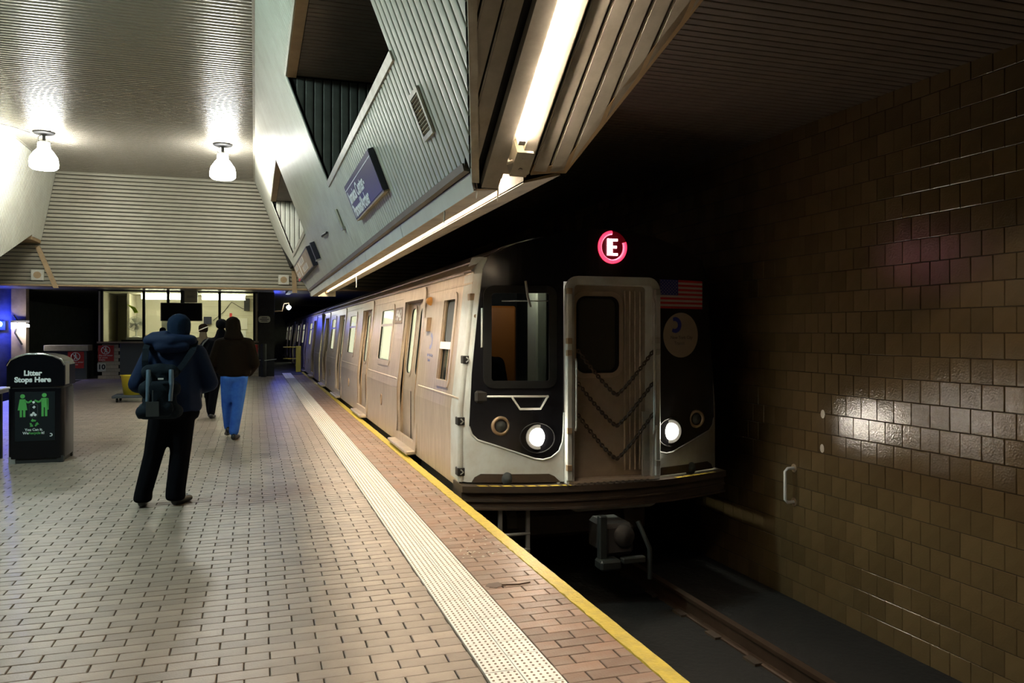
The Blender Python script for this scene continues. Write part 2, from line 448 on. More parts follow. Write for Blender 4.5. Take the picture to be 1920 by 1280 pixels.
# yellow nosing
q = MB(); n = 260; L0 = []; L1 = []
for i in range(n + 1):
    yy = 2.4 + i * (34.0 - 2.4) / n if i > 120 else 2.4 + i * .07
    pass
ys = [2.4 + .06 * i for i in range(170)]; 
while ys[-1] < 33.6: ys.append(ys[-1] + .3)
a = [(1.797 + R.uniform(-.006, .006), y_, .003) for y_ in ys]; b = [(EDGE + R.uniform(-.003, .002), y_, .001) for y_ in ys]; c = [(EDGE + .004, y_, -.09) for y_ in ys]; a2 = [(1.797, y_, -.02) for y_ in ys]
n = len(ys); q.add(a + b + c + a2, [(i, i + 1, n + i + 1, n + i) for i in range(n - 1)] + [(n + i, n + i + 1, 2 * n + i + 1, 2 * n + i) for i in range(n - 1)] + [(3 * n + i, 3 * n + i + 1, i + 1, i) for i in range(n - 1)], 0)
struct('trim_2', 'chipped yellow painted platform edge', 'platform edge', q, m['yellow'])

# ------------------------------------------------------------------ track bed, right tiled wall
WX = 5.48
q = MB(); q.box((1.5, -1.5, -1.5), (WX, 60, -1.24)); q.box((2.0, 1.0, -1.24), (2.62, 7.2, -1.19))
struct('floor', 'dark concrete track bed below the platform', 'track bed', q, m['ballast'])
def rail(x, label):
    t = thing('track_rail', label, 'track rail', (x, 0, -1.24))
    pr = [(-.065, 0), (.065, 0), (.065, .015), (.012, .03), (.012, .14), (.036, .15), (.036, .185), (-.036, .185), (-.036, .15), (-.012, .14), (-.012, .03), (-.065, .015)]
    q = MB(); q.prism([(x + a, -1, -1.24 + b) for a, b in pr], (0, 58, 0)); obj('rail', q, m['rail'], t)
    q = MB()
    q.box((-.12, -.09, 0), (.12, .09, .022)); pm = q.mesh('tie_plate', m['underframe'])
    for i in range(12): link('tie_plate', pm, t, (0, 1.6 + i * .62, 0))
rail(2.737, 'rusty track rail nearest the platform, under the front of the train')
rail(4.172, 'rusty brown track rail nearest the tiled wall')
q = MB()
for i in range(14):
    a = R.uniform(0, 6); p = Vector((3.55 + R.uniform(-.1, .1), 4.55 + R.uniform(-.12, .12), -1.2 + R.uniform(0, .05)))
    q.hull([p + Vector((R.uniform(-.06, .06), R.uniform(-.06, .06), R.uniform(-.03, .04))) for _ in range(9)])
tag(obj('rubbish_heap', q, m['dark']), 'small dark heap of rubbish lying between the rails', 'rubbish', kind='stuff')
t = thing('plastic_cup', 'pale cyan crushed cup lying below the yellow platform edge', 'cup', (2.2, 4.45, -1.19))
q = MB(); q.lathe([(.06, 0), (.065, .01), (.085, .18), (.08, .18), (.058, .012)], (2.2, 4.45, -1.19), (.25, .1, 1)); obj('cup_wall', q, m['cup'], t)
q = MB(); q.tube([Vector((2.245, 4.468, -1.01)) + Vector((.088 * math.cos(a_ * PI / 8), .088 * math.sin(a_ * PI / 8), -.02 * math.cos(a_ * PI / 8))) for a_ in range(16)], .006, 6, closed=True); obj('rim', q, m['cup'], t)

TP = .2035
wr = struct('wall_right', 'brown glazed tile wall on the far side of the track', 'tiled wall', MB().box((WX + .006, -1.5, -1.4), (WX + .3, 60, 4.2)), m['tile_back'])
tiles = []
r = 0; z = EYE - 14 * TP
while z < 3.75:
    yy = -.5 + (TP / 2 if r % 2 else 0)
    while yy < 24: tiles.append((yy, z)); yy += TP
    z += TP; r += 1
def tarea(t):
    yy, z = t; p = proj(WX, yy + TP / 2, z + TP / 2); p0 = proj(WX, yy, z); p1 = proj(WX, yy + TP, z + TP)
    if not (1345 < p[0] < 1920 and 60 < p[1] < 1280): return 0
    return abs((p1[0] - p0[0]) * F_PX * TP / p[2]) * (1.6 if 480 < p[1] < 1180 else 1)
tiles.sort(key=lambda t: -tarea(t))
def tile_geo(mb, cy, cz):
    h = TP / 2 - .0022; c = .004; tx_, ty_ = R.uniform(-.0011, .0011), R.uniform(-.0011, .0011); d = [-tx_ - ty_, tx_ - ty_, tx_ + ty_, -tx_ + ty_]
    P = [(-h, -h), (h, -h), (h, h), (-h, h)]
    vs = [(.006, cy + a, cz + b) for a, b in P] + [(-.001 + d[i], cy + P[i][0], cz + P[i][1]) for i in range(4)] + [(-.004 + d[i], cy + P[i][0] * (1 - c / h), cz + P[i][1] * (1 - c / h)) for i in range(4)]
    fs = [(0, 4, 5, 1), (1, 5, 6, 2), (2, 6, 7, 3), (3, 7, 4, 0), (4, 8, 9, 5), (5, 9, 10, 6), (6, 10, 11, 7), (7, 11, 8, 4), (8, 11, 10, 9)]
    mb.add([(v[0], v[1], v[2]) for v in vs], fs)
st = MB()
tmesh = []
for i in range(12):
    q = MB(); tile_geo(q, 0, 0); tmesh.append(q.mesh('tile', m['tile']))
for k, (yy, z) in enumerate(tiles):
    if k < 300: link('tile', tmesh[k % 12], wr, (WX, yy + TP / 2, z + TP / 2))
    else:
        n0 = len(st.v); tile_geo(st, yy + TP / 2, z + TP / 2); st.v[n0:] = [(v[0] + WX, v[1], v[2]) for v in st.v[n0:]]
tag(obj('tiles', st, m['tile'], wr, False), kind='stuff')
t = thing('grab_handle', 'white painted grab handle bolted to the brown tiled wall', 'handle', (WX, 7.2, -.02))
q = MB(); q.tube([(WX, 7.2, .16), (WX - .09, 7.2, .16), (WX - .12, 7.2, .13), (WX - .12, 7.2, -.17), (WX - .09, 7.2, -.2), (WX, 7.2, -.2)], .017, 10); obj('bar', q, m['whitep'], t)
for z in (.16, -.2):
    q = MB(); q.disc((WX - .012, 7.2, z), (1, 0, 0), .045, .016, 14); obj('flange', q, m['rusty'], t)
for i, (yy, z) in enumerate(((6.75, .78), (6.76, .43))):
    q = MB(); q.hull([(WX - .006, yy + .03 * math.cos(a_) * (1 + .2 * R.random()), z + .045 * math.sin(a_)) for a_ in [j * PI / 5 for j in range(10)]] + [(WX - .012, yy, z)])
    obj('dab', q, m['gum'], wr)

# ------------------------------------------------------------------ ceilings, bulkhead, folded metal canopy faces
YB = 20.7                                   # bulkhead
ZC = EYE + HC
FX = lambda h: .39 * (HC - h)               # right-hand face: x at height h above the eye
FP = lambda y, h, o=0: Vector((FX(h) - .932 * o, y, EYE + h - .363 * o))
FN = Vector((-.932, 0, -.363)); FU = Vector((-.363, 0, .932))
LX = lambda h: -4.35 - .19 * (HC - h)       # left-hand face
LP = lambda y, h: Vector((LX(h), y, EYE + h))
q = MB(); q.box((-4.4, -6, ZC), (.05, YB + .1, ZC + .1))
ceil = struct('ceiling', 'slatted cream metal ceiling over the middle of the platform', 'ceiling', q, m['void'])
q = MB(); slat(q, (-4.33, 0, 0), (-.03, 0, 0), (0, 1, 0), (0, 0, -1), .084, .013, .0032); sm_ = q.mesh('slat', m['slat_ceil']); fixn(sm_)
y = YB - .06
while y > 2.2:
    link('slat', sm_, ceil, (0, y, ZC)); y -= SP
st = MB(); 
while y > -5: slat(st, (-4.33, y, ZC), (-.03, y, ZC), (0, 1, 0), (0, 0, -1)); y -= SP
tag(obj('slats', st, m['slat_ceil'], ceil), kind='stuff')
q = MB(); q.box((-.035, -5, ZC - .025), (.02, YB, ZC)); obj('corner_strip', q, m['trim'], ceil)
q = MB(); q.box((-4.36, -5, ZC - .02), (-4.32, YB, ZC)); obj('corner_strip', q, m['trim'], ceil)

# right-hand sloping face with two rectangular openings
O1, O2, OB, OT = (4.82, 9.25), (13.8, 18.1), 1.70, 2.87
def hmin(y):
    if y < 4.235: return .815 + .74 * (4.235 - y)
    if y > 17.5: return .815 + .45 * (y - 17.5)
    return .815
wc_ = struct('wall_center', 'sloping cream slatted canopy face above the platform edge, with two rectangular openings', 'slatted canopy face')
def facequads(y0, y1, h0, h1):
    return [FP(y0, h0, -.004), FP(y1, h0, -.004), FP(y1, h1, -.004), FP(y0, h1, -.004)]
q = MB()
for y0, y1, h0, h1 in ((-5, O1[0], OB, HC), (O1[0], O1[1], OT, HC), (O1[1], O2[0], .93, HC), (O2[0], O2[1], OT, HC), (O2[1], YB, 1.6, HC), (O1[0], O1[1], .93, OB), (O2[0], O2[1], .93, OB)):
    if y0 == -5: q.add([FP(4.9, .85, -.004), FP(4.235, .85, -.004), FP(2.8, 1.88, -.004), FP(.6, 3.5, -.004), FP(.6, HC, -.004), FP(4.9, HC, -.004)], [(0, 1, 2, 3, 4, 5)])
    else: q.add(facequads(y0, y1, h0, h1), [(0, 1, 2, 3)])
obj('backing', q, m['void'], wc_, False)
y = .9
while y < YB - .03:
    dl = .1 if 4.2 < y < 17.5 else .03
    segs = [(lambda a_: hmin(y + a_) + dl, HC - .03)]
    for o in (O1, O2):
        if o[0] < y < o[1]: segs = [(segs[0][0], OB - .02), (lambda a_: OT + .02, HC - .03)]
    for h0, h1 in segs:
        if h1 - h0(0) < .05: continue
        q = MB(); slat(q, lambda a_: FP(y + a_, h0(a_)), lambda a_: FP(y + a_, h1), (0, 1, 0), FN, .084); obj('slat', q, m['slat_face'], wc_)
    y += SP
# trims round the openings
for o in (O1, O2):
    q = MB(); q.prism([FP(o[0], OB - .045, .025), FP(o[0], OB + .01, .025), FP(o[0], OB + .01, -.03), FP(o[0], OB - .045, -.03)], (0, o[1] - o[0], 0)); obj('sill_trim', q, m['trim'], wc_)
    q = MB(); q.prism([FP(o[0], OT - .01, .02), FP(o[0], OT + .03, .02), FP(o[0], OT + .03, -.03), FP(o[0], OT - .01, -.03)], (0, o[1] - o[0], 0)); obj('head_trim', q, m['trim'], wc_)
    # inside of the opening: slatted soffit, board-lined end wall, dark back
    xr = 1.28; zs = EYE + OT - .01
    q = MB(); q.box((FX(OT) + .02, o[0] - .1, zs + .02), (xr, o[1] + .1, zs + .08)); q.box((xr, o[0] - .1, EYE + 1.3), (xr + .04, o[1] + .1, zs + .1)); q.box((FX(1.45) + .06, o[0] - .1, EYE + 1.45), (xr, o[1] + .1, EYE + 1.5))
    for ye in (o[1] + .03, o[0] - .06):
        q.prism([(FX(OT) + .03, ye, zs + .05), (xr, ye, zs + .05), (xr, ye, EYE + 1.45), (FX(1.45) + .03, ye, EYE + 1.45)], (0, .03, 0))
    obj('opening_lining', q, m['void'], wc_)
    q = MB(); q.box((FX(OT) + .0, o[0], zs - .012), (FX(OT) + .1, o[1], zs + .02)); obj('edge_board', q, m['wood'], wc_)
    y = o[0] + .05
    while y < o[1]:
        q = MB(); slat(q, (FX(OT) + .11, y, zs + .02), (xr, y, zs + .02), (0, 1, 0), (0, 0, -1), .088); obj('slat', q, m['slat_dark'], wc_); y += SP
    x = FX(OT) + .05
    while x < xr:
        lo = lambda a_: EYE + max(1.5, HC - (x + a_ - .03) / .39)
        if lo(0) < zs - .06:
            q = MB(); slat(q, lambda a_: Vector((x + a_, o[1] + .03, min(lo(a_), zs))), lambda a_: Vector((x + a_, o[1] + .03, zs)), (1, 0, 0), (0, -1, 0), .088); obj('slat', q, m['slat_face'] if o is O2 else m['slat_shaded'], wc_)
        x += SP

# bottom of the canopy: fascia, soffit, light lip, rising near end
E_ = Vector((0, -.8037, .595)); NE = Vector((0, -.595, -.8037))       # along / out of the rising underside
Y0, Y1 = 4.235, 17.5
tr = struct('trim_3', 'folded underside of the canopy above the platform edge', 'canopy underside')
def extr(name, prof, y0, y1, mt):
    q = MB(); q.prism([(x, y0, EYE + h) for x, h in prof], (0, y1 - y0, 0)); obj(name, q, mt, tr)
nseg = 6
for i in range(nseg):                       # the boards come in lengths
    a, b = Y0 + (Y1 - Y0) * i / nseg + .006, Y0 + (Y1 - Y0) * (i + 1) / nseg - .006
    extr('fascia_board', [(1.12, .875), (1.142, .775), (1.155, .78), (1.135, .88)], a, b, m['slat_face'])
    extr('soffit_board', [(1.145, .78), (1.28, .79), (1.28, .80), (1.145, .79)], a, b, m['soffit'])
    extr('trough_side', [(1.272, .80), (1.28, .80), (1.28, 1.02), (1.272, 1.02)], a, b, m['whitep'])
    extr('light_lip', [(1.43, .842), (1.437, .842), (1.437, 1.02), (1.43, 1.02)], a, b, m['lip'])
    extr('outer_board', [(1.43, .838), (1.65, .895), (1.65, .915), (1.43, .85)], a, b, m['soffit'])
extr('trough_back', [(1.27, 1.02), (1.44, 1.02), (1.44, 1.03), (1.27, 1.03)], Y0, Y1, m['whitep'])
extr('backing', [(1.15, 1.035), (1.63, 1.035), (1.65, .92), (2.45, 2.45), (2.41, 2.45), (1.62, 1.06), (1.15, 1.06)], Y0 + .1, Y1, m['slat_dark'])
extr('ledge', [(1.075, .925), (1.12, .925), (1.13, .88), (1.085, .885)], Y0, Y1, m['slat_dark'])
q = MB(); q.box((1.12, Y1, EYE + .78), (1.65, Y1 + .02, EYE + 1.05)); obj('end_plate', q, m['board'], tr)
y = Y0 + .35
k = 0
while y + 1.2 < Y1:
    t = thing('cove_light', 'warm fluorescent tube hidden in the trough along the canopy bottom, %s from the near end' % ['first', 'second', 'third', 'fourth', 'fifth', 'sixth', 'seventh', 'eighth', 'ninth', 'tenth', 'eleventh'][k], 'light', (1.33, y, EYE + .96), 'cove tubes in the canopy trough')
    q = MB(); q.tube([(1.325, y + .03, EYE + .955), (1.325, y + 1.15, EYE + .955)], .019, 10); obj('tube', q, m['cove'], t)
    for yy in (y, y + 1.15):
        q = MB(); q.box((1.30, yy, EYE + .94), (1.35, yy + .03, EYE + 1.02)); obj('lamp_holder', q, m['whitep'], t)
    y += 1.27; k += 1
def UP(x, L, o=0): return Vector((x, Y0, EYE + .83)) + E_ * L + NE * o
LM = 4.6
xin = lambda L: 1.14 - .232 * L
xout = lambda L: 1.6 + .303 * L
def ub(name, x0, x1, L0, L1, o0, o1, mt):   # board on the rising underside
    q = MB(); q.prism([UP(x0, L0, o0), UP(x1, L0, o0), UP(x1, L0, o1), UP(x0, L0, o1)], E_ * (L1 - L0)); return obj(name, q, mt, tr)
q = MB(); q.add([UP(xin(0), 0, -.09), UP(xout(0), 0, -.09), UP(xout(LM), LM, -.09), UP(xin(LM), LM, -.09)], [(0, 1, 2, 3)]); obj('backing', q, m['dark'], tr, False)
ub('wide_board', 1.185, 1.28, -.02, LM, -.03, .025, m['board'])
ub('trough_side', 1.28, 1.286, .05, LM, -.09, .02, m['board'])
ub('trough_back', 1.288, 1.43, .0, LM, -.088, -.075, m['board'])
ub('light_lip', 1.43, 1.442, .06, LM, -.08, -.012, m['trim'])
def cutboard(x0, x1, fL):
    q = MB(); la, lb = fL(x0), fL(x1)
    if min(la, lb) > LM: return
    P = [(x0, min(la, LM)), (x1, min(lb, LM)), (x1, LM), (x0, LM)]
    q.prism([UP(a_, b_, -.02) for a_, b_ in P], NE * .014); obj('board', q, m['board'], tr)
    q = MB(); q.prism([UP(x0 + .006, la, -.006), UP(x1 - .006, lb, -.006), UP(x1 - .006, LM, -.006), UP(x0 + .006, LM, -.006)], NE * .006); obj('board_face', q, m['board'], tr)
x = 1.452
while x < 2.95:
    cutboard(x, x + SP - .011, lambda u: max(.1, (u - 1.6) / .303)); x += SP
x = 1.15 - SP
while x > .05:
    cutboard(x, x + SP - .011, lambda u: max(0, (1.14 - u) / .232)); x -= SP
q = MB(); q.prism([UP(xin(0) - .012, 0, .012), UP(xin(0) + .03, 0, .012), UP(xin(LM) + .03, LM, .012), UP(xin(LM) - .012, LM, .012)], NE * -.09); obj('edge_trim', q, m['trim'], tr)
q = MB(); q.prism([UP(xout(.1) - .04, .1, .0), UP(xout(.1) + .02, .1, .0), UP(xout(LM) + .02, LM, .0), UP(xout(LM) - .04, LM, .0)], NE * -.09); obj('edge_trim', q, m['wood'], tr)
q = MB(); q.prism([UP(1.45, .07, .0), UP(1.6, .1, .0), UP(1.625, .15, .0), UP(1.45, .14, .0)], NE * -.09); obj('end_trim', q, m['wood'], tr)
for x, yy, l in ((1.16, 4.25, .09), (1.28, 4.25, .1), (1.15, 5.0, .13), (1.43, 12.0, .16)):       # drips of hardened mineral hanging from the edge
    q = MB(); q.tube([(x, yy, EYE + .83), (x + .004, yy, EYE + .83 - l * .5), (x, yy, EYE + .83 - l)], [.006, .005, .003], 6); obj('mineral_drip', q, m['paper'], tr)

# fluorescent fixture in the trough
t = thing('fluorescent_light', 'bright bare fluorescent tube fixture running up the rising end of the canopy', 'light', UP(1.4, .6, 0))
q = MB(); q.prism([UP(1.32, .08, -.07), UP(1.415, .08, -.07), UP(1.415, .08, .03), UP(1.32, .08, .03)], E_ * .17); obj('end_box', q, m['trim'], t)
for L_ in (.13, .2):
    q = MB(); q.disc(UP(1.368, L_, .03), NE, .012, .003, 10); obj('knockout', q, m['trim'], t)
q = MB(); q.tube([UP(1.32, .16, .0), UP(1.298, .16, .01), UP(1.292, .16, -.03)], .012, 8); obj('conduit_elbow', q, m['trim'], t)
q = MB(); q.prism([UP(1.362, .25, -.07), UP(1.425, .25, -.07), UP(1.425, .25, .012), UP(1.362, .25, .012)], E_ * 3.6); obj('housing', q, m['board'], t)
L = .3
for i in range(3):
    q = MB(); q.tube([UP(1.325, L + .03, .012), UP(1.325, L + 1.17, .012)], .02, 12, cap=True); obj('tube', q, m['tube'], t)
    for e in (L, L + 1.17):
        q = MB(); q.prism([UP(1.31, e, -.07), UP(1.346, e, -.07), UP(1.346, e, .034), UP(1.31, e, .034)], E_ * .03); obj('lamp_holder', q, m['whitep'], t)
    L += 1.24

# left-hand sloping face
wl = struct('wall_left', 'sloping cream slatted canopy face on the left of the platform', 'slatted canopy face')
hl = lambda y: max(.9, .815 + .36 * (y - 16.2))
q = MB(); q.add([LP(8, .9) + Vector((-.01, 0, 0)), LP(16.2, .9) + Vector((-.01, 0, 0)), LP(19.9, hl(19.9)) + Vector((-.01, 0, 0)), LP(YB, 2.1) + Vector((-.01, 0, 0)), LP(YB, HC) + Vector((-.01, 0, 0)), LP(8, HC) + Vector((-.01, 0, 0))], [(0, 1, 2, 3, 4, 5)]); obj('backing', q, m['void'], wl, False)
LN = Vector((.982, 0, -.187))
y = 8.1
while y < YB - .03:
    q = MB(); slat(q, lambda a_: LP(y + a_, hl(y + a_) + .02 if y < 19.9 else 2.12), lambda a_: LP(y + a_, HC - .03), (0, 1, 0), LN, .084); obj('slat', q, m['slat_face'], wl); y += SP
q = MB(); q.prism([LP(16.2, .9), LP(19.9, hl(19.9)), LP(YB, 2.1), LP(YB, 2.16), LP(19.9, hl(19.9) + .05), LP(16.2, .95)], (-.6, 0, .05)); obj('underside', q, m['wood'], wl)
q = MB(); q.box((-5.2, 19.9, EYE + 2.05), (-4.66, YB, EYE + 2.13)); obj('ledge', q, m['wood'], wl)

# bulkhead across the platform and the track
ZB = EYE + 1.1
wb = struct('wall_back', 'horizontally slatted cream bulkhead hanging across the platform', 'slatted bulkhead', MB().box((-8, YB + .02, ZB), (5.4, YB + .5, ZC + .2)), m['void'])
z = ZB + .05; i = 0
while z < ZC:
    x1 = FX(z - EYE) + .3 if z > 3.9 else 5.4
    q = MB(); slat(q, (-7.9, YB + .02, z), (x1, YB + .02, z), (0, 0, 1), (0, -1, 0), .076, .012, .0008); obj('slat', q, m['slat'], wb); z += SP * .93; i += 1
q = MB(); q.box((-8, YB - .005, ZB - .02), (5.4, YB + .55, ZB + .01)); obj('bottom_trim', q, m['wood'], wb)
for xa, h0, h1 in ((-4.72, 1.98, 1.03), (.93, 1.55, 1.0)):
    x2 = xa + (.36 if xa < 0 else .0)
    q = MB(); q.prism([(xa - .06, YB - .03, EYE + h0), (xa + .05, YB - .03, EYE + h0), (x2 + .07, YB - .03, EYE + h1), (x2 - .04, YB - .03, EYE + h1)], (0, .03, 0)); obj('corner_batten', q, m['wood'], wb)
for x, lab in ((-4.72, 'left'), (.68, 'right')):
    t = thing('speaker', 'small square beige speaker low on the slatted bulkhead, beside the ' + ('booth-side left corner batten' if x < 0 else 'platform-edge corner batten'), 'speaker', (x, YB - .01, ZB + .22))
    q = MB(); q.box((x - .13, YB - .05, ZB + .1), (x + .13, YB, ZB + .34), 0, .008); obj('box', q, m['trim'], t)
    q = MB(); q.disc((x, YB - .05, ZB + .22), (0, -1, 0), .08, .006, 18); obj('cone', q, m['wood'], t)

# ceiling over the track
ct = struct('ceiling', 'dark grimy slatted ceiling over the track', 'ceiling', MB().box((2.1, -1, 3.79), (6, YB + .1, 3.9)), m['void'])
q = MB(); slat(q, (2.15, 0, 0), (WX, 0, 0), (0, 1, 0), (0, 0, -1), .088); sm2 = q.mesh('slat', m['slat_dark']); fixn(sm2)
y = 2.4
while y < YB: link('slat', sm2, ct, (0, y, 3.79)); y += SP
# low ceiling beyond the bulkhead, far walls of the station
struct('ceiling', 'low dark ceiling behind the bulkhead, above the booth', 'ceiling', MB().box((-12, YB + .5, 3.1), (6, 60, 3.3)), mat('sooty_ceiling', (.09, .085, .08), .35, ncol=(.03, .03, .03), nscale=5, namt=.8))
struct('wall_far', 'dark end of the tunnel far down the track', 'tunnel wall', MB().box((-12, 58, -1.5), (6, 58.3, 3.3)), m['dark'])
struct('wall_tunnel', 'dark tunnel wall beyond the opposite track', 'tunnel wall', MB().box((-10.3, 12, -1.5), (-10, 58, 6)), mat('tunnel_paint', (.10, .10, .11), .5, ncol=(.03, .03, .03), nscale=3, namt=.8))
struct('floor', 'dark track bed of the opposite track', 'track bed', MB().box((-10.3, 3, -1.5), (-5.6, 58, -1.24)), m['ballast'])

# ------------------------------------------------------------------ pendant lamps
def pendant(x, y, label, mt, col, pw, near=False):
    t = thing('pendant_lamp', label, 'lamp', (x, y, ZC), 'pendant lamps on the slatted ceiling')
    q = MB(); q.lathe([(.0001, -.02), (.19, -.02), (.17, -.045), (.06, -.06), (.0001, -.06)], (x, y, ZC), n=20); obj('canopy', q, m['blackm'], t)
    q = MB(); q.tube([(x, y, ZC - .05), (x, y, ZC - .2)], .028, 10); obj('stem', q, m['blackm'], t)
    q = MB(); q.lathe([(.0001, -.185), (.07, -.185), (.1, -.2), (.1, -.3), (.11, -.32)], (x, y, ZC), n=20); obj('collar', q, m['whitep'], t)
    q = MB(); q.lathe([(.1, -.215), (.108, -.32), (.16, -.38), (.225, -.48), (.245, -.58), (.24, -.66), (.2, -.70), (.0001, -.71)], (x, y, ZC), n=26); obj('globe', q, mt, t)
    if not near:
        q = MB(); q.tube([(x - .03, y, ZC - .06), (x - .09, y, ZC - .1), (x - .1, y, ZC - .17), (x - .04, y, ZC - .2)], .006, 6); obj('safety_cable', q, m['blackm'], t)
    return t
pendant(-3.73, 16.8, 'glowing white bell-shaped pendant lamp next to the left-hand slatted face', m['globe'], None, 0)
pendant(-.605, 16.8, 'glowing white bell-shaped pendant lamp next to the right-hand slatted face', m['globe'], None, 0)
pendant(-3.73, 7.0, 'greenish white pendant lamp over the near left part of the platform', m['globe_near'], None, 0, True)
q = MB(); q.tube([(-3.95, 16.75, ZC - .05), (-4.1, 16.3, ZC - .07), (-4.27, 15.7, ZC - .14), (-4.3, 15.1, ZC - .3), (-4.33, 14.6, ZC - .55)], .009, 6)
tag(obj('power_cable', q, m['blackm']), 'thin cable drooping from the left pendant lamp down the slatted face', 'cable')

# ------------------------------------------------------------------ things fixed to the right-hand face
def fbox(y0, y1, h0, h1, o0, o1):
    q = MB(); q.prism([FP(y0, h0, o0), FP(y0, h1, o0), FP(y0, h1, o1), FP(y0, h0, o1)], (0, y1 - y0, 0)); return q
t = thing('station_sign', 'black station name sign with white lettering on the mint-lit slatted face', 'sign', FP(7.13, 1.3, .08))
obj('cabinet', fbox(6.27, 8.0, 1.135, 1.455, .015, .06), m['signblack'], t)
obj('face', fbox(6.28, 7.99, 1.145, 1.445, .06, .064), m['signblack'], t)
obj('white_line', fbox(6.29, 7.98, 1.405, 1.411, .064, .0655), m['print'], t)
obj('bottom_edge', fbox(6.27, 8.0, 1.125, 1.137, .013, .062), m['soffit'], t)
text('Jamaica Center-', .165, m['print'], t, FP(7.93, 1.325, .065), (0, -1, 0), FU, align='LEFT', sx=.98, bold=.004)
text('Parsons/Archer', .165, m['print'], t, FP(7.93, 1.2, .065), (0, -1, 0), FU, align='LEFT', sx=.98, bold=.004)
t = thing('directional_sign', 'long notice board with white paper panels at the far end of the slatted face', 'sign', FP(15.7, 1.3, .08))
obj('cabinet', fbox(13.6, 17.9, 1.14, 1.46, .015, .1), m['signblack'], t)
obj('face', fbox(13.65, 17.85, 1.155, 1.435, .1, .104), m['soffit'], t)
for y0, y1, h0, h1 in ((16.7, 17.6, 1.33, 1.42), (14.9, 16.0, 1.33, 1.42), (16.75, 17.5, 1.19, 1.28), (14.5, 15.7, 1.19, 1.28), (16.2, 16.4, 1.17, 1.42)):
    obj('notice', fbox(y0, y1, h0, h1, .104, .107), m['paper'], t)
    for k in range(4):
        hh = h0 + (h1 - h0) * (k + .7) / 4.6
        if y1 - y0 > .5: obj('print_line', fbox(y0 + .08, y1 - .1 - .1 * (k % 2), hh, hh + .008, .107, .108), m['poster'], t)
obj('red_panel', fbox(17.3, 17.85, 1.145, 1.19, .104, .107), m['red'], t)
t = thing('air_vent', 'small louvred air vent let into the mint-lit slatted face', 'vent', FP(4.65, 1.3, .02))
for y0, y1, h0, h1 in ((4.53, 4.78, 1.165, 1.19), (4.53, 4.78, 1.4, 1.425), (4.53, 4.56, 1.19, 1.4), (4.75, 4.78, 1.19, 1.4)): obj('frame', fbox(y0, y1, h0, h1, .01, .03), m['trim'], t)
obj('duct', fbox(4.56, 4.75, 1.19, 1.4, .008, .014), m['dark'], t)
for i in range(10):
    hh = 1.2 + i * .02
    q = MB(); q.prism([FP(4.56, hh, .014), FP(4.56, hh + .011, .028), FP(4.56, hh + .014, .026), FP(4.56, hh + .004, .014)], (0, .19, 0)); obj('louvre', q, m['board'], t)
t = thing('conduit_bracket', 'short vertical cream conduit stub on the slatted face left of the station sign', 'conduit', FP(9.3, 1.3, .02))
q = MB(); q.tube([FP(9.3, 1.42, .03), FP(9.3, 1.22, .03)], .018, 8); obj('pipe', q, m['trim'], t)
obj('clip', fbox(9.22, 9.38, 1.19, 1.22, .015, .05), m['silver'], t)
t = thing('metal_hook', 'small dark metal hook on the slatted face between the two signs', 'hook', FP(11.2, 1.35, .02))
q = MB(); q.tube([FP(11.5, 1.365, .03), FP(11.2, 1.35, .06), FP(10.85, 1.342, .03)], .016, 8); obj('hook', q, m['blackm'], t)
t = thing('sign_bracket', 'dark narrow upright box on the slatted face beside the long notice board', 'box', FP(12.9, 1.3, .02))
obj('box', fbox(12.86, 12.98, 1.18, 1.44, .016, .09), m['signblack'], t)
obj('cap', fbox(12.85, 12.99, 1.16, 1.18, .016, .095), m['silver'], t)
t = thing('wall_bracket', 'small dark bracket sticking out of the left slatted face at the picture edge', 'bracket', LP(15.3, 2.3))
q = MB(); q.box((LX(2.3), 15.25, EYE + 2.34), (LX(2.3) + .32, 15.4, EYE + 2.38)); obj('shelf', q, m['silver'], t)
q = MB(); q.tube([(LX(2.3) + .25, 15.3, EYE + 2.34), (LX(2.3) + .25, 15.3, EYE + 2.24)], .012, 6); obj('pin', q, m['blackm'], t)

# ------------------------------------------------------------------ the train
TX = 3.455
def hw(z): return 1.485 if z < .8 else 1.485 - .155 * (z - .8) / 1.42
def SL(y, z, o=0.): return Vector((TX - hw(z) - o, y, z))
def SRt(y, z, o=0.): return Vector((TX + hw(z) + o, y, z))
NY = 7.83
def ny(x): return NY - .33 * (1 - ((x - TX) / 1.49) ** 2)
def FR(x, z, o=0.): return Vector((x, ny(x) - o, z))
def rr(u0, u1, v0, v1, r, k=4):
    P = []
    for cx, cy, a0 in ((u1 - r, v1 - r, 0), (u0 + r, v1 - r, 90), (u0 + r, v0 + r, 180), (u1 - r, v0 + r, 270)):
        for i in range(k + 1):
            a = math.radians(a0 + 90 * i / k); P.append((cx + r * math.cos(a), cy + r * math.sin(a)))
    return P
def plate(name, mp, u0, u1, v0, v1, r, o0, o1, mt, par):
    q = MB(); P = rr(u0, u1, v0, v1, r); n = len(P)
    q.add([mp(*p, o0) for p in P] + [mp(*p, o1) for p in P], [list(range(n)), list(range(n, 2 * n))] + [(i, (i + 1) % n, n + (i + 1) % n, n + i) for i in range(n)])
    return obj(name, q, mt, par)
def ring(name, mp, u0, u1, v0, v1, r, wd, o0, o1, mt, par, k=4):
    q = MB(); A = rr(u0, u1, v0, v1, r, k); B = rr(u0 + wd, u1 - wd, v0 + wd, v1 - wd, max(r - wd, .006), k); n = len(A)
    vs = [mp(*p, o0) for p in A] + [mp(*p, o1) for p in A] + [mp(*p, o1) for p in B] + [mp(*p, o0) for p in B]
    q.add(vs, [(a * n + i, a * n + (i + 1) % n, ((a + 1) % 4) * n + (i + 1) % n, ((a + 1) % 4) * n + i) for a in range(4) for i in range(n)])
    return obj(name, q, mt, par)
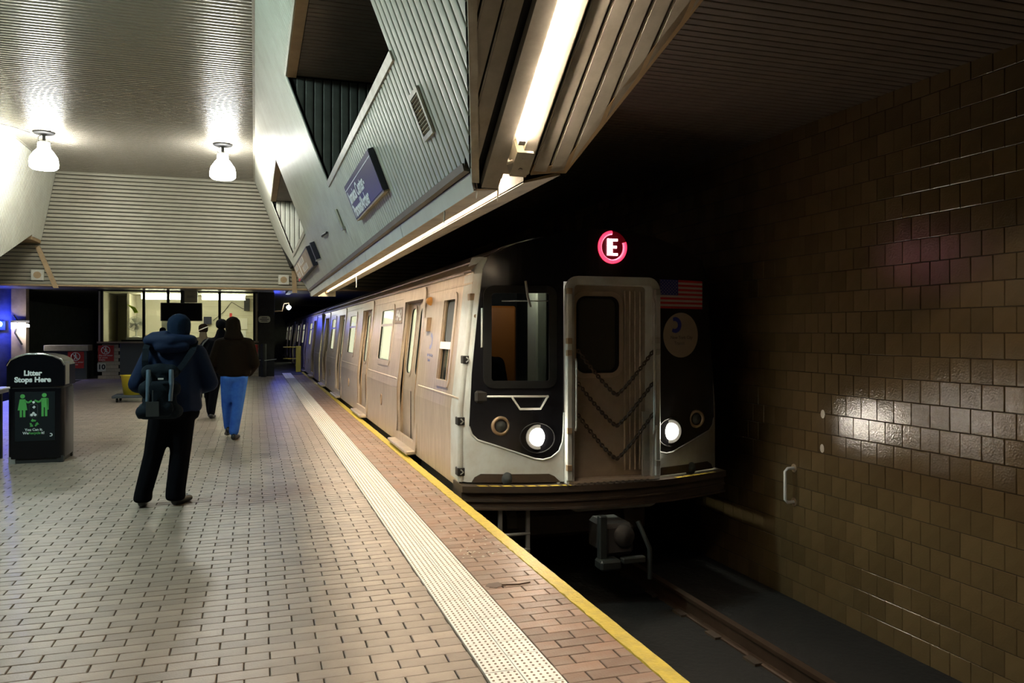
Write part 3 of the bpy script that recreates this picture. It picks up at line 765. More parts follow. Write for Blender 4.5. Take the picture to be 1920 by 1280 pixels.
def sheet(mp, us, vs, holes, q=None, o=0., th=.035):
    q = q or MB(); idx = {}
    us = sorted(set(us + [h[0] for h in holes] + [h[1] for h in holes])); vs = sorted(set(vs + [h[2] for h in holes] + [h[3] for h in holes]))
    P = []; F = []
    def g(u, v, k):
        if (u, v, k) not in idx: idx[(u, v, k)] = len(P); P.append(mp(u, v, o if k == 0 else o - th))
        return idx[(u, v, k)]
    def solid(i, j):
        if not (0 <= i < len(us) - 1 and 0 <= j < len(vs) - 1): return False
        cu, cv = (us[i] + us[i + 1]) / 2, (vs[j] + vs[j + 1]) / 2
        return not any(h[0] < cu < h[1] and h[2] < cv < h[3] for h in holes)
    for i in range(len(us) - 1):
        for j in range(len(vs) - 1):
            if not solid(i, j): continue
            c = [(us[i], vs[j]), (us[i + 1], vs[j]), (us[i + 1], vs[j + 1]), (us[i], vs[j + 1])]
            F.append([g(*p, 0) for p in c]); F.append([g(*p, 1) for p in c][::-1])
            for (di, dj, a, b) in ((0, -1, 0, 1), (1, 0, 1, 2), (0, 1, 2, 3), (-1, 0, 3, 0)):
                if not solid(i + di, j + dj): F.append([g(*c[b], 0), g(*c[a], 0), g(*c[a], 1), g(*c[b], 1)])
    q.add(P, F); return q

DOORS = [10.9, 15.63, 20.3, 24.55]
WINS = [(12.5, 13.82), (17.3, 18.6), (21.9, 23.1)]
LEN = 18.35
def build_car(y0, label, cab):
    t = thing('subway_car', label, 'train car', (TX, y0, -1.05))
    dy = y0 - NY
    S = lambda y, z, o=0.: SL(y + dy, z, o)
    holes = [(c - .64, c + .64, .06, 2.1) for c in DOORS] + [(a + .06, b - .06, 1.14, 2.0) for a, b in WINS]
    if cab: holes.append((8.5, 9.05, 1.06, 1.98))
    ya = NY + (.06 if cab else -.0); yb = NY + LEN - .05
    q = sheet(S, [ya, yb], [.03, .8, .93, 2.22], holes); obj('side_wall', q, m['steel'], t)
    q = MB(); q.add([SRt(ya + dy, .03), SRt(yb + dy, .03), SRt(yb + dy, .8), SRt(ya + dy, .8), SRt(yb + dy, 2.22), SRt(ya + dy, 2.22)], [(0, 1, 2, 3), (3, 2, 4, 5)]); obj('far_side_wall', q, m['steel'], t, False)
    # roof with drip rails
    pr = [(-1.33, 2.22), (-1.36, 2.235), (-1.33, 2.26), (-1.26, 2.34), (-1.2, 2.36), (-1.17, 2.40), (-1.0, 2.50), (-.7, 2.59), (-.35, 2.64), (0, 2.655)]
    pr = pr + [(-a, b) for a, b in pr[-2::-1]]
    q = MB(); n = len(pr); ys = [ya + dy, yb + dy]
    q.add([(TX + a, ys[0], b) for a, b in pr] + [(TX + a, ys[1], b) for a, b in pr], [(i, i + 1, n + i + 1, n + i) for i in range(n - 1)], 0, True)
    q.add([(TX + a, ys[1], b) for a, b in pr], [list(range(n))]); obj('roof', q, m['roof'], t, False)
    for k, (a, b) in enumerate(((1.345, 2.225), (1.25, 2.35))):
        q = MB(); q.tube([(TX - a, ya + dy + .3, b), (TX - a, yb + dy, b)], .014, 6); obj('drip_rail', q, m['steel'], t)
    for z, o in ((2.11, .004), (.93, .006)):
        edges = [ya] + [v for c in DOORS for v in (c - .82, c + .82)] + [yb]
        for a, b in zip(edges[::2], edges[1::2]):
            q = MB(); q.prism([S(a, z - .012, 0), S(a, z - .008, o), S(a, z + .008, o), S(a, z + .012, 0)], (0, b - a, 0)); obj('side_moulding', q, m['steel'], t)
    # interior: floor, back wall, ceiling and light strips
    q = MB(); q.box((TX - 1.42, ya + dy + (1.35 if cab else .1), -.02), (TX + 1.4, yb + dy, .04)); obj('interior_floor', q, m['dark'], t)
    q = MB(); q.box((TX + 1.22, ya + dy + (1.35 if cab else .1), .04), (TX + 1.25, yb + dy, 2.2)); obj('interior_wall', q, m['cream_in'], t)
    q = MB(); q.box((TX - 1.25, ya + dy + (1.35 if cab else .1), 2.2), (TX + 1.25, yb + dy, 2.23)); obj('interior_ceiling', q, m['cream_in'], t)
    for x in (-.75, .75):
        q = MB(); q.box((TX + x - .07, ya + dy + 1.6, 2.16), (TX + x + .07, yb + dy - .3, 2.19)); obj('light_strip', q, m['carlight'], t)
    q = MB(); q.box((TX - 1.42, yb + dy - .06, .04), (TX + 1.25, yb + dy - .03, 2.2)); obj('interior_end_wall', q, m['cream_in'], t)
    for c in DOORS:
        for s in (-1, 1):
            q = MB(); q.box((TX - 1.3, c + dy + s * .78 - .015, .1), (TX - .75, c + dy + s * .78 + .015, 2.15)); q.box((TX + .75, c + dy + s * .78 - .015, .1), (TX + 1.2, c + dy + s * .78 + .015, 2.15)); obj('windscreen', q, m['cream_in'], t)
    # doors
    for c in DOORS:
        ring('door_frame', S, c - .8, c + .8, .03, 2.2, .14, .155, -.02, .022, m['steel'], t, 5)
        q = MB()
        for s in (-1, 1):
            y = c + s * .645
            q.prism([S(y, .05, .01), S(y, .8, .01), S(y, 2.05, .01), S(y, 2.05, -.1), S(y, .8, -.1), S(y, .05, -.1)], (0, s * .012, 0))
        q.prism([S(c - .64, 2.1, .02), S(c - .64, 2.02, -.02), S(c - .64, 2.1, -.12)], (0, 1.28, 0))
        obj('door_jamb', q, m['rusty'], t)
        for s in (-1, 1):
            a, b = (c - .635, c - .006) if s < 0 else (c + .006, c + .635)
            g = (a + .13, b - .13, 1.02, 1.96)
            S2 = lambda y, z, o=0.: S(y, z, o - .075)
            d = obj('door_leaf', sheet(S2, [a, b], [.06, .8, 2.08], [g]), m['steel_door'], t)
            ring('window_gasket', S2, g[0] - .035, g[1] + .035, g[2] - .035, g[3] + .035, .16, .05, -.01, .012, m['steel_door'], d, 5)
            ring('window_rubber', S2, g[0] - .002, g[1] + .002, g[2] - .002, g[3] + .002, .13, .022, -.012, .008, m['rubber'], d, 5)
            plate('window_pane', S2, g[0], g[1], g[2], g[3], .02, -.022, -.016, m['carglass'], d)
            q = MB(); q.prism([S2(c - .012 if s < 0 else c + .012, .08, .004), S2(c - .004 if s < 0 else c + .004, .08, .004), S2(c - .004 if s < 0 else c + .004, .8, .004), S2(c - .012 if s < 0 else c + .012, .8, .004)], (-.004, 0, 0)); obj('nosing', q, m['rubber'], d)
        q = MB(); q.box((TX - 1.62, c - .74 + dy, .035), (TX - 1.48, c + .74 + dy, .085), 0, .012); obj('door_sill', q, m['steel'], t)
    # passenger windows
    for a, b in WINS:
        wn = ring('window_frame', S, a, b, 1.08, 2.06, .12, .085, -.02, .014, m['steel'], t, 5)
        ring('window_gasket', S, a + .07, b - .07, 1.15, 1.99, .06, .02, -.02, .006, m['rubber'], wn)
        q = MB(); q.prism([S(a + .06, 1.71, .008), S(a + .06, 1.75, .008), S(a + .06, 1.75, -.02), S(a + .06, 1.71, -.02)], (0, b - a - .12, 0)); obj('transom_bar', q, m['steel'], wn)
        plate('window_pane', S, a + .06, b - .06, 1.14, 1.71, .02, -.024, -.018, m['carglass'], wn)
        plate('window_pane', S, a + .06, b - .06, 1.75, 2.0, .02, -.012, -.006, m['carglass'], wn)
    for c in (13.12, 17.9, 22.5):
        ring('drain_cover', S, c - .07, c + .07, .42, .61, .068, .022, 0, .01, m['rusty'], t)
    # number plate beside the first window, with digits
    pl = plate('number_plate', S, 11.76, 12.42, 1.74, 1.985, .01, 0, .006, m['platebrown'], t)
    text('9942', .235, m['print'], pl, S(12.09, 1.862, .0075), (0, -1, 0), (.11, 0, 1), 'number', sx=1.05, bold=.006)
    # underframe and trucks
    q = MB(); q.box((TX - 1.4, ya + dy + .25, -.14), (TX + 1.4, yb + dy, .03)); obj('underframe', q, m['underframe'], t)
    for i, c in enumerate((11.2, 13.2, 15.4, 17.8)):
        q = MB(); q.box((TX - 1.3, c + dy - .7, -.6), (TX - .3, c + dy + .8, -.14), 0, .03); obj('equipment_box', q, m['underframe'], t)
    for c in (10.0, 23.6):
        tk = obj('truck', MB().box((TX - 1.0, c + dy - 1.4, -.75), (TX + 1.0, c + dy + 1.4, -.45), 0, .05), m['underframe'], t)
        for a in (-1.05, 1.05):
            for x in (-.72, .72):
                q = MB(); q.lathe([(.0001, -.05), (.43, -.05), (.43, .07), (.0001, .07)], (TX + x, c + dy + a, -.62), (1, 0, 0), 22, 0, False); obj('wheel', q, m['underframe'], tk)
    return t

car = build_car(NY, 'leading silver subway car with its black and white cab front', True)
# ---- cab end of the leading car
HOLE = (2.235, 2.845, 1.095, 2.015)
NXS = [TX - 1.485 + 2.97 * i / 26 for i in range(27)]
def frsheet(x0, x1, z0, z1, holes=(), o=0., th=.03): return sheet(FR, [x for x in NXS if x0 < x < x1] + [x0, x1], [z0, z1], list(holes), None, o, th)
def nosepoly(name, top, bot, mt, par, o0, o1, holes=()):
    """panel on the curved nose between two polylines in x"""
    def f(P, x):
        for (a, b), (c, d) in zip(P, P[1:]):
            if a <= x <= c + 1e-9: return b + (d - b) * ((x - a) / (c - a) if c > a else 0)
        return P[-1][1]
    xs = sorted(set([p[0] for p in top] + [p[0] for p in bot] + [x for x in NXS if top[0][0] < x < top[-1][0]] + [h for H_ in holes for h in H_[:2]]))
    q = MB()
    for x0, x1 in zip(xs, xs[1:]):
        if x1 - x0 < 1e-6: continue
        xm = (x0 + x1) / 2
        spans = [(f(bot, x0), f(bot, x1), f(top, x0), f(top, x1))]
        for H_ in holes:
            if H_[0] < xm < H_[1]: spans = [(spans[0][0], spans[0][1], H_[2], H_[2]), (H_[3], H_[3], spans[0][2], spans[0][3])]
        for b0, b1, t0, t1 in spans:
            q.add([FR(x0, b0, o1), FR(x1, b1, o1), FR(x1, t1, o1), FR(x0, t0, o1), FR(x0, b0, o0), FR(x1, b1, o0), FR(x1, t1, o0), FR(x0, t0, o0)],
                  [(0, 1, 2, 3), (7, 6, 5, 4), (0, 4, 5, 1), (3, 2, 6, 7), (0, 3, 7, 4), (1, 5, 6, 2)])
    bmq = obj(name, q, mt, par, True)
    return bmq
xl = lambda z: TX - hw(z)
# white mouldings either side: taper up with the car side
leftop = [(2.0, .8), (2.02, 1.4), (2.10, 2.1), (2.16, 2.27), (2.3, 2.36), (2.32, 2.37)]
def bonnet(side):
    mx = (lambda x: x) if side < 0 else (lambda x: 2 * TX - x)
    q = MB()
    zs = [.1, .4, .8, 1.2, 1.6, 2.0, 2.2]
    rows = []
    for z in zs:
        xo = TX - hw(z) + .0
        inn = [2.4, 2.7, 3.06] if z < .75 else [2.2, 2.205, 2.21]
        row = [(xo, NY + .42 + .0, z), (xo - .004, NY + .08, z), (xo + .03, ny(xo) - .005 + .02, z), (xo + .07, ny(xo + .07) - .005, z)] + [(x, ny(x) - .005, z) for x in inn]
        rows.append([(mx(a), b, c) for a, b, c in row])
    n = len(rows[0]); vs = [p for r_ in rows for p in r_]
    q.add(vs, [(i * n + j, i * n + j + 1, (i + 1) * n + j + 1, (i + 1) * n + j) for i in range(len(zs) - 1) for j in range(n - 1)], 0, True)
    # shoulder rolling back into the roof
    top = rows[-1]; cap = [(mx(2.2), NY + .42, 2.4), (mx(2.2), NY + .12, 2.385), (mx(2.21), NY - .02, 2.37), (mx(2.23), NY - .06, 2.36), (mx(2.25), ny(2.25), 2.35), (mx(2.255), ny(2.25), 2.35), (mx(2.26), ny(2.25), 2.35)]
    q.add(top + cap, [(j, j + 1, n + j + 1, n + j) for j in range(n - 1)], 0, True)
    return obj('front_moulding', q, m['white'], car, True)
bl, br_ = bonnet(-1), bonnet(1)
# lower white apron beside the end door
for s in (-1, 1):
    mx = (lambda x: x) if s < 0 else (lambda x: 2 * TX - x)
    a, b = sorted((mx(2.06), mx(3.06)))
    obj('apron', frsheet(a, b, .1, .78, (), .0), m['white'], car)
# black mask, left and right, and over the door
edge = [(2.05, .66), (2.075, .58), (2.13, .525), (2.3, .47), (2.5, .40), (2.68, .335), (2.76, .325), (2.84, .345), (2.92, .41), (2.955, .5), (2.965, .6)]
topl = [(2.05, .70), (2.055, 1.0), (2.12, 1.6), (2.17, 2.12), (2.2, 2.3), (2.26, 2.4), (2.5, 2.50), (2.965, 2.62)]
botl = edge
mk = nosepoly('black_mask', [(2.05, .68), (2.075, 1.2), (2.13, 1.8), (2.18, 2.24), (2.24, 2.38), (2.5, 2.5), (2.965, 2.615)], botl, m['black'], car, -.01, .008, [HOLE])
rev = lambda P: [(2 * TX - x, z) for x, z in P][::-1]
mkr = nosepoly('black_mask', rev([(2.05, .68), (2.075, 1.2), (2.13, 1.8), (2.18, 2.24), (2.24, 2.38), (2.5, 2.5), (2.965, 2.615)]), rev(botl), m['black'], car, -.01, .008)
nosepoly('black_mask', [(2.965, 2.615), (3.2, 2.65), (TX, 2.66), (3.71, 2.65), (3.945, 2.615)], [(2.965, 2.12), (3.945, 2.12)], m['black'], car, -.01, .008)
# white bead round the mask
for mxf in ((lambda x: x), (lambda x: 2 * TX - x)):
    q = MB(); q.tube([FR(mxf(x), z, .006) for x, z in edge + [(2.97, .8)]], .011, 6); obj('mask_bead', q, m['white'], car)
# roof cap behind the mask
q = MB()
arc = [(-1.2, 2.38), (-.95, 2.5), (-.49, 2.615), (0, 2.66), (.49, 2.615), (.95, 2.5), (1.2, 2.38)]
q.add([(TX + a, ny(TX + a), b) for a, b in arc] + [(TX + a * 1.03, NY + .3, b + .02 - .03) for a, b in arc], [(i, i + 1, 8 + i, 7 + i) for i in range(6)], 0, True); obj('roof_cap', q, m['black'], car)
# cab window
wf = ring('cab_window_frame', FR, 2.18, 2.89, 1.045, 2.075, .1, .075, .0, .03, m['rubber'], car, 5)
ring('cab_window_gasket', FR, 2.225, 2.855, 1.085, 2.03, .07, .03, .005, .022, m['blackm'], wf, 5)
plate('cab_window_pane', FR, HOLE[0] - .01, HOLE[1] + .01, HOLE[2] - .01, HOLE[3] + .01, .05, .004, .012, m['cabglass'], wf)
q = MB(); q.tube([FR(2.58, 2.12, .03), FR(2.6, 1.96, .035), FR(2.63, 1.86, .03)], .012, 6); q.tube([FR(2.35, 1.92, .03), FR(2.8, 1.92, .03)], .006, 6); obj('wiper', q, m['silver'], car)
# cab interior
q = MB(); q.box((2.17, 9.08, .1), (3.0, 9.12, 2.2)); q.box((2.98, 7.75, .1), (3.0, 9.1, 2.3)); q.box((2.26, 7.85, 2.2), (3.0, 9.1, 2.23)); obj('cab_partition', q, m['dark'], car)
q = MB(); q.box((2.46, 8.5, .5), (2.78, 8.54, 1.9), 0, .02); obj('cab_door_panel', q, m['orange'], car)
q = MB(); q.box((2.84, 8.0, .9), (2.97, 8.3, 2.05), 0, .02); obj('cab_cupboard', q, m['cream_in'], car)
q = MB(); q.box((2.1, 7.72, .9), (2.95, 8.0, 1.02), 0, .02); obj('cab_desk', q, m['dark'], car)
q = MB(); q.box((2.4, 8.44, 1.66), (2.445, 8.46, 1.9)); obj('blue_display', q, emis('blue_display', (.05, .15, 1), 1.3), car)
light('cab_fill', 'POINT', (2.62, 7.95, 2.15), 3.2, (1, .9, .75), car, .05)  # unseen fill light added so the dim cab interior shows
# grab rail under the cab window
q = MB(); q.tube([FR(2.225, .962, .0), FR(2.23, .965, .05), FR(2.8, .965, .05), FR(2.805, .965, .0)], .011, 8); q.tube([FR(2.44, .965, .05), FR(2.52, .84, .05), FR(2.72, .842, .05), FR(2.79, .965, .05)], .011, 8); obj('grab_rail', q, m['whitep'], car)
# lights
for s in (-1, 1):
    mx = (lambda x: x) if s < 0 else (lambda x: 2 * TX - x)
    hc = FR(mx(2.705), .555)
    q = MB(); P = [FR(mx(2.705) + .17 * math.cos(a_) * (1 if math.cos(a_) * s > 0 else 1.0), .545 + .15 * math.sin(a_), .004) for a_ in [i * PI / 12 for i in range(24)]]
    hd = obj('headlight', q.tube(P, .007, 6, closed=True), m['blackm'], car)
    q = MB(); q.disc(hc + Vector((0, -.006, 0)), (0, -1, 0), .125, .008, 24); obj('reflector', q, m['silver'], hd)
    q = MB(); q.lathe([(.0001, .022), (.05, .02), (.088, .008), (.088, 0)], hc + Vector((0, -.008, 0)), (0, -1, 0), 24); obj('lens', q, m['lamp_w'], hd)
    mc = FR(mx(2.345), .668)
    mkl = obj('marker_light', MB().lathe([(.098, 0), (.098, .02), (.085, .034), (.068, .03), (.066, .006)], mc + Vector((0, -.004, 0)), (0, -1, 0), 26), m['rusty'], car)
    q = MB(); q.lathe([(.066, .004), (.066, .012), (.04, .03), (.0001, .036)], mc, (0, -1, 0), 24); obj('lens', q, m['grey'], mkl)
    light('headlamp_beam', 'SPOT', hc + Vector((0, -.06, 0)), 6, (1, .8, .55), car, .06, (math.radians(84), 0, math.radians(180 - s * 6)), spot_size=math.radians(110), spot_blend=.9)
# end door, set back in its portal
DF = lambda x, z, o=0.: Vector((x, 7.64 - o, z))
pf = ring('end_door_portal', lambda x, z, o=0.: Vector((x, 7.5 - o, z)), 2.975, 4.02, -.2, 2.175, .13, .085, -.14, .03, m['white'], car, 6)
dr = obj('end_door', sheet(DF, [3.06, 3.94], [.1, 2.1], [(3.15, 3.61, 1.2, 1.97)]), m['steel_door'], car)
for x in (3.70, 3.76, 3.82, 3.88):
    q = MB(); q.box((x - .012, 7.622, .16), (x + .012, 7.645, 2.04), 0, .005); obj('rib', q, m['steel_door'], dr)
ring('window_frame', DF, 3.09, 3.67, 1.135, 2.03, .14, .07, 0, .025, m['steel'], dr, 6)
ring('window_gasket', DF, 3.14, 3.62, 1.185, 1.98, .1, .025, 0, .03, m['rubber'], dr, 6)
plate('window_pane', DF, 3.15, 3.61, 1.2, 1.97, .05, -.01, .004, m['darkglass'], dr)
q = MB(); q.box((3.0, 7.46, .085), (3.95, 7.64, .11)); obj('threshold', q, m['steel'], car)
for s, x in ((-1, 3.0), (1, 3.985)):
    q = MB(); q.box((x - .028, 7.44, .12), (x + .028, 7.475, 2.05), 0, .006); ps = obj('portal_post', q, m['white'], car)
    for z in (2.02, 1.52, 1.4, .62, .25):
        q = MB(); q.box((x - .034, 7.425, z - .03), (x + .02, 7.47, z + .03), 0, .004); obj('hinge', q, m['rusty'] if s < 0 else m['silver'], ps)
q = MB(); q.tube([(3.07, 7.46, .62), (3.07, 7.44, .66), (3.07, 7.44, 1.3), (3.07, 7.46, 1.34)], .012, 8); obj('door_grab_bar', q, m['white'], car)
q = MB(); q.tube([(3.94, 7.46, .55), (3.94, 7.44, .6), (3.94, 7.44, 1.9), (3.94, 7.46, 1.95)], .012, 8); obj('door_grab_bar', q, m['white'], car)
# three safety chains, each drawn down to a V
for zt, zb in ((1.43, .965), (1.1, .648), (.78, .31)):
    P = []
    for i in range(41):
        u = i / 40; a = abs(u - .5) * 2
        P.append(Vector((3.09 + .86 * u, 7.46, zb + (zt - zb) * (a ** 1.18))))
    q = MB()
    for i in range(40):
        a, b = P[i], P[i + 1]; c = (a + b) / 2; d = (b - a).normalized()
        v = Vector((0, 1, 0)) if i % 2 else d.cross(Vector((0, 1, 0)))
        q.tube([c + d * (.021 * math.cos(k * PI / 4)) + v * .015 * math.sin(k * PI / 4) for k in range(8)], .0085, 5, closed=True)
    ch = tag(obj('safety_chain', q, m['underframe'], car), kind='stuff')
# bottom recesses, anti-climber, step treads
for s in (-1, 1):
    mx = (lambda x: x) if s < 0 else (lambda x: 2 * TX - x)
    tp = [(2.075, .105), (2.1, .15), (2.16, .185), (2.82, .182), (2.87, .16), (2.91, .12), (2.93, .105)]
    bt = [(2.075, .1), (2.93, .1)]
    if s > 0: tp, bt = rev(tp), rev(bt)
    nosepoly('step_recess', tp, bt, m['underframe'], car, -.01, .014)
    q = MB(); q.lathe([(.0001, .03), (.05, .022), (.07, 0)], FR(mx(2.42), .135, .0), (0, -1, 0), 16); obj('recess_bump', q, m['grey'], car)
ac = MB()
for z0, z1, o0, o1 in ((.02, .082, .1, .14), (-.055, .02, .085, .1), (-.075, -.055, .1, .12), (-.135, -.075, .085, .1), (-.155, -.135, .1, .125)):
    xs = [TX - 1.5 + 3.0 * i / 24 for i in range(25)]
    n = len(xs); P = lambda o, z: [(x, NY - .33 * (1 - min(1, abs((x - TX) / 1.5)) ** 2) - o, z) for x in xs]
    ac.add(P(o1, z0) + P(o1, z1) + P(-.25, z1) + P(-.25, z0), [(a * n + i, a * n + i + 1, ((a + 1) % 4) * n + i + 1, ((a + 1) % 4) * n + i) for a in range(4) for i in range(n - 1)] + [(0, n, 2 * n, 3 * n), (n - 1, 2 * n - 1, 3 * n - 1, 4 * n - 1)])
obj('anticlimber', ac, m['underframe'], car)
for x0, x1 in [(2.1 + .115 * i, 2.18 + .115 * i) for i in range(8)] + [(4.2 + .12 * i, 4.29 + .12 * i) for i in range(5)]:
    q = MB(); q.add([FR(x0 + .015, .0835, .142), FR(x1 + .015, .0835, .142), FR(x1, .0835, .095), FR(x0, .0835, .095), FR(x0 + .015, .0865, .142), FR(x1 + .015, .0865, .142), FR(x1, .0865, .095), FR(x0, .0865, .095)], [(0, 1, 5, 4), (4, 5, 6, 7), (1, 2, 6, 5), (2, 3, 7, 6), (3, 0, 4, 7)]); obj('yellow_dash', q, m['yellow'], car)
for i in range(14):
    x = 2.95 + i * .07
    q = MB(); q.box((x, 7.37 - .0, .082), (x + .022, 7.5, .09)); obj('tread_bar', q, m['underframe'], car)
# corner post with brackets
cp = []
for z in (.1, .45, .8, 1.2, 1.6, 1.95): cp.append((TX - hw(z) + .012, NY + .04, z))
q = MB(); q.tube(cp, .036, 10); post = obj('corner_post', q, m['white'], car)
q = MB(); q.box((TX - hw(1.98) - .03, NY - .0, 1.93), (TX - hw(1.98) + .05, NY + .1, 2.0), 0, .006); obj('post_cap', q, m['rusty'], post)
for z in (1.33, .71, .2):
    x = TX - hw(z) + .012
    q = MB(); q.box((x - .042, NY - .005, z - .04), (x + .055, NY + .1, z + .04), 0, .005); obj('bracket', q, m['blackm'], post)
    q = MB(); q.tube([(x - .01, NY - .01, z + .025), (x + .012, NY - .03, z), (x - .01, NY - .01, z - .025)], .008, 6); obj('bracket_hook', q, m['silver'], post)
q = MB(); q.tube([(2.15, NY - .03, 1.84), (2.17, NY - .09, 1.85), (2.17, NY - .09, 1.46), (2.13, NY - .03, 1.44)], .011, 8); hh = obj('corner_handle', q, m['whitep'], car)
for z in (1.77, 1.52):
    q = MB(); q.disc((2.12, NY - .035, z), (0, -1, 0), .02, .012, 10); obj('bolt', q, m['rusty'], hh)
# cab side window
S0 = SL
wn = ring('cab_side_window', S0, 8.43, 9.12, 1.0, 2.05, .1, .075, -.02, .014, m['steel'], car, 5)
plate('window_pane', S0, 8.5, 9.05, 1.06, 1.98, .02, -.034, -.028, m['darkglass'], wn)
q = MB(); q.prism([S0(8.5, 1.42, -.02), S0(8.5, 1.5, -.02), S0(8.5, 1.5, .008), S0(8.5, 1.42, .008)], (0, .55, 0)); obj('sash_bar', q, m['whitep'], wn)
q = MB(); q.prism([S0(8.62, 1.06, -.02), S0(8.62, 1.42, -.02), S0(8.62, 1.42, -.005), S0(8.62, 1.06, -.005)], (0, .04, 0)); q.prism([S0(8.98, 1.06, -.02), S0(8.98, 1.98, -.02), S0(8.98, 1.98, .0), S0(8.98, 1.06, .0)], (0, .05, 0)); obj('sash_stile', q, m['rusty'], wn)
plate('curtain', S0, 8.56, 8.96, 1.5, 1.95, .08, -.027, -.022, m['grey'], wn)
# intercom cover, side marker light, faded emblem on the side
q = MB(); q.prism([S0(9.72, 1.62, 0), S0(9.72, 1.62, .05), S0(9.72, 1.79, .05), S0(9.72, 1.79, 0)], (0, .17, 0)); obj('side_step_cup', q, m['steel'], car)
q = MB(); q.prism([S0(9.7, 1.62, 0), S0(9.7, 1.62, .055), S0(9.7, 1.79, .055), S0(9.7, 1.79, 0)], (0, .018, 0)); obj('cup_edge', q, m['rusty'], car)
q = MB(); q.lathe([(.055, 0), (.055, .02), (.035, .06), (.0001, .065)], S0(9.82, 1.995, 0), (-1, 0, 0), 16); obj('indicator_light', q, mat('amber_lens', (.5, .22, .04), .3), car)
def emblem(par, mp, u, v, ru, rv, mt, sgn=1, o=.002, name='emblem'):
    """round badge with a wedge bite: disc facing left, as printed on the cars"""
    q = MB(); A = [math.radians(a_) for a_ in range(-125, 126, 12)]
    P = [(u + sgn * ru * math.cos(a_), v + rv * math.sin(a_)) for a_ in A]
    B = [(u + sgn * ru * (.52 * math.cos(a_) - .12), v + rv * .5 * math.sin(a_)) for a_ in A]
    n = len(A); q.add([mp(*p, o) for p in P] + [mp(*p, o) for p in B], [(i, i + 1, n + i + 1, n + i) for i in range(n - 1)])
    return obj(name, q, mt, par, False)
emblem(car, S0, 9.6, 1.5, .1, .1, m['faint_blue'], -1)
text('New York City', .05, m['faint_blue'], car, S0(9.57, 1.33, .003), (0, -1, 0), (0.1, 0, 1), 'faded_lettering')
text('Transit', .05, m['faint_blue'], car, S0(9.6, 1.27, .003), (0, -1, 0), (0.1, 0, 1), 'faded_lettering')
# route sign
EX, EZ = 3.485, 2.478; EY = 7.487
q = MB(); q.disc((EX, EY + .004, EZ), (0, -1, 0), .165, .003, 28); rs = obj('route_sign', q, m['redglow'], car)
q = MB()
for a0, a1 in ((95, 382),):
    q.tube([(EX + .14 * math.cos(math.radians(a_)), EY - .006, EZ + .148 * math.sin(math.radians(a_))) for a_ in range(a0, a1, 7)], .0125, 7)
obj('led_ring', q, m['ledcore'], rs)
q = MB(); q.tube([(EX + .14 * math.cos(math.radians(a_)), EY - .001, EZ + .148 * math.sin(math.radians(a_))) for a_ in range(93, 386, 7)], .022, 7); obj('ring_glow', q, emis('led_halo', (1, .02, .06), 1.2), rs)  # red halo of the LEDs modelled as a wider glowing ring
q = MB()
for x0, x1, z0, z1 in ((-.058, -.034, -.085, .085), (-.026, -.002, -.085, .085), (0, .026, .062, .085), (.032, .055, .062, .085), (0, .026, -.012, .012), (.032, .045, -.012, .012), (0, .026, -.085, -.062), (.032, .055, -.085, -.062)):
    q.box((EX + x0, EY - .012, EZ + z0), (EX + x1, EY - .004, EZ + z1))
obj('letter', q, m['ledcore'], rs)
# flag sticker and round authority sticker
fl = [(4.06, 4.665), (1.86, 2.165)]
def fq(name, u0, u1, v0, v1, o, mt, par): 
    q = MB(); xs = [u0 + (u1 - u0) * i / 3 for i in range(4)]; n = 4
    q.add([FR(x, v0, o) for x in xs] + [FR(x, v1, o) for x in xs] + [FR(x, v0, o - .003) for x in xs] + [FR(x, v1, o - .003) for x in xs], [(i, i + 1, n + i + 1, n + i) for i in range(3)] + [(0, n, 3 * n, 2 * n), (3, n + 3, 3 * n + 3, 2 * n + 3)] + [(n + i, n + i + 1, 3 * n + i + 1, 3 * n + i) for i in range(3)])
    return obj(name, q, mt, par)
fg = fq('flag_sticker', 4.06, 4.665, 1.86, 2.165, .012, m['flag_white'], car)
h13 = .305 / 13
for i in range(0, 13, 2): fq('red_stripe', 4.06, 4.665, 1.86 + i * h13, 1.86 + (i + 1) * h13, .0135, m['flag_red'], fg)
cn = fq('canton', 4.06, 4.305, 1.86 + 6 * h13, 2.165, .0145, m['flag_blue'], fg)
q = MB()
for r_ in range(9):
    for k in range(6 if r_ % 2 == 0 else 5):
        x = 4.075 + .041 * k + (.02 if r_ % 2 else 0); z = 1.86 + 6 * h13 + .014 + r_ * .0172
        c = FR(x, z, .0155); q.add([c + Vector((.0065 * (1 if j % 2 == 0 else .42) * math.sin(j * PI / 5), 0, .0065 * (1 if j % 2 == 0 else .42) * math.cos(j * PI / 5))) for j in range(10)], [list(range(10))])
tag(obj('stars', q, m['flag_white'], fg, False), kind='stuff')
oxs = [4.35 + .245 * math.sin(-PI / 2 + PI * i / 20) for i in range(21)]; ozs = [.24 * math.cos(-PI / 2 + PI * i / 20) for i in range(21)]
ov = nosepoly('oval_sticker', [(x, 1.577 + z) for x, z in zip(oxs, ozs)], [(x, 1.577 - z) for x, z in zip(oxs, ozs)], m['offwhite'], car, .005, .012)
emblem(ov, lambda x, z, o: FR(x, z, o + .0125), 4.265, 1.685, .085, .085, m['logo_blue'], 1, .003)
fa = mat('faded_lettering', (.2, .17, .15), .6)
sl_ = (FR(4.55, 1.5) - FR(4.15, 1.5)).normalized()
text('New York City', .052, fa, ov, FR(4.35, 1.55, .018), sl_, (0, 0, 1), 'faded_lettering'); text('Transit', .052, fa, ov, FR(4.32, 1.49, .018), sl_, (0, 0, 1), 'faded_lettering')
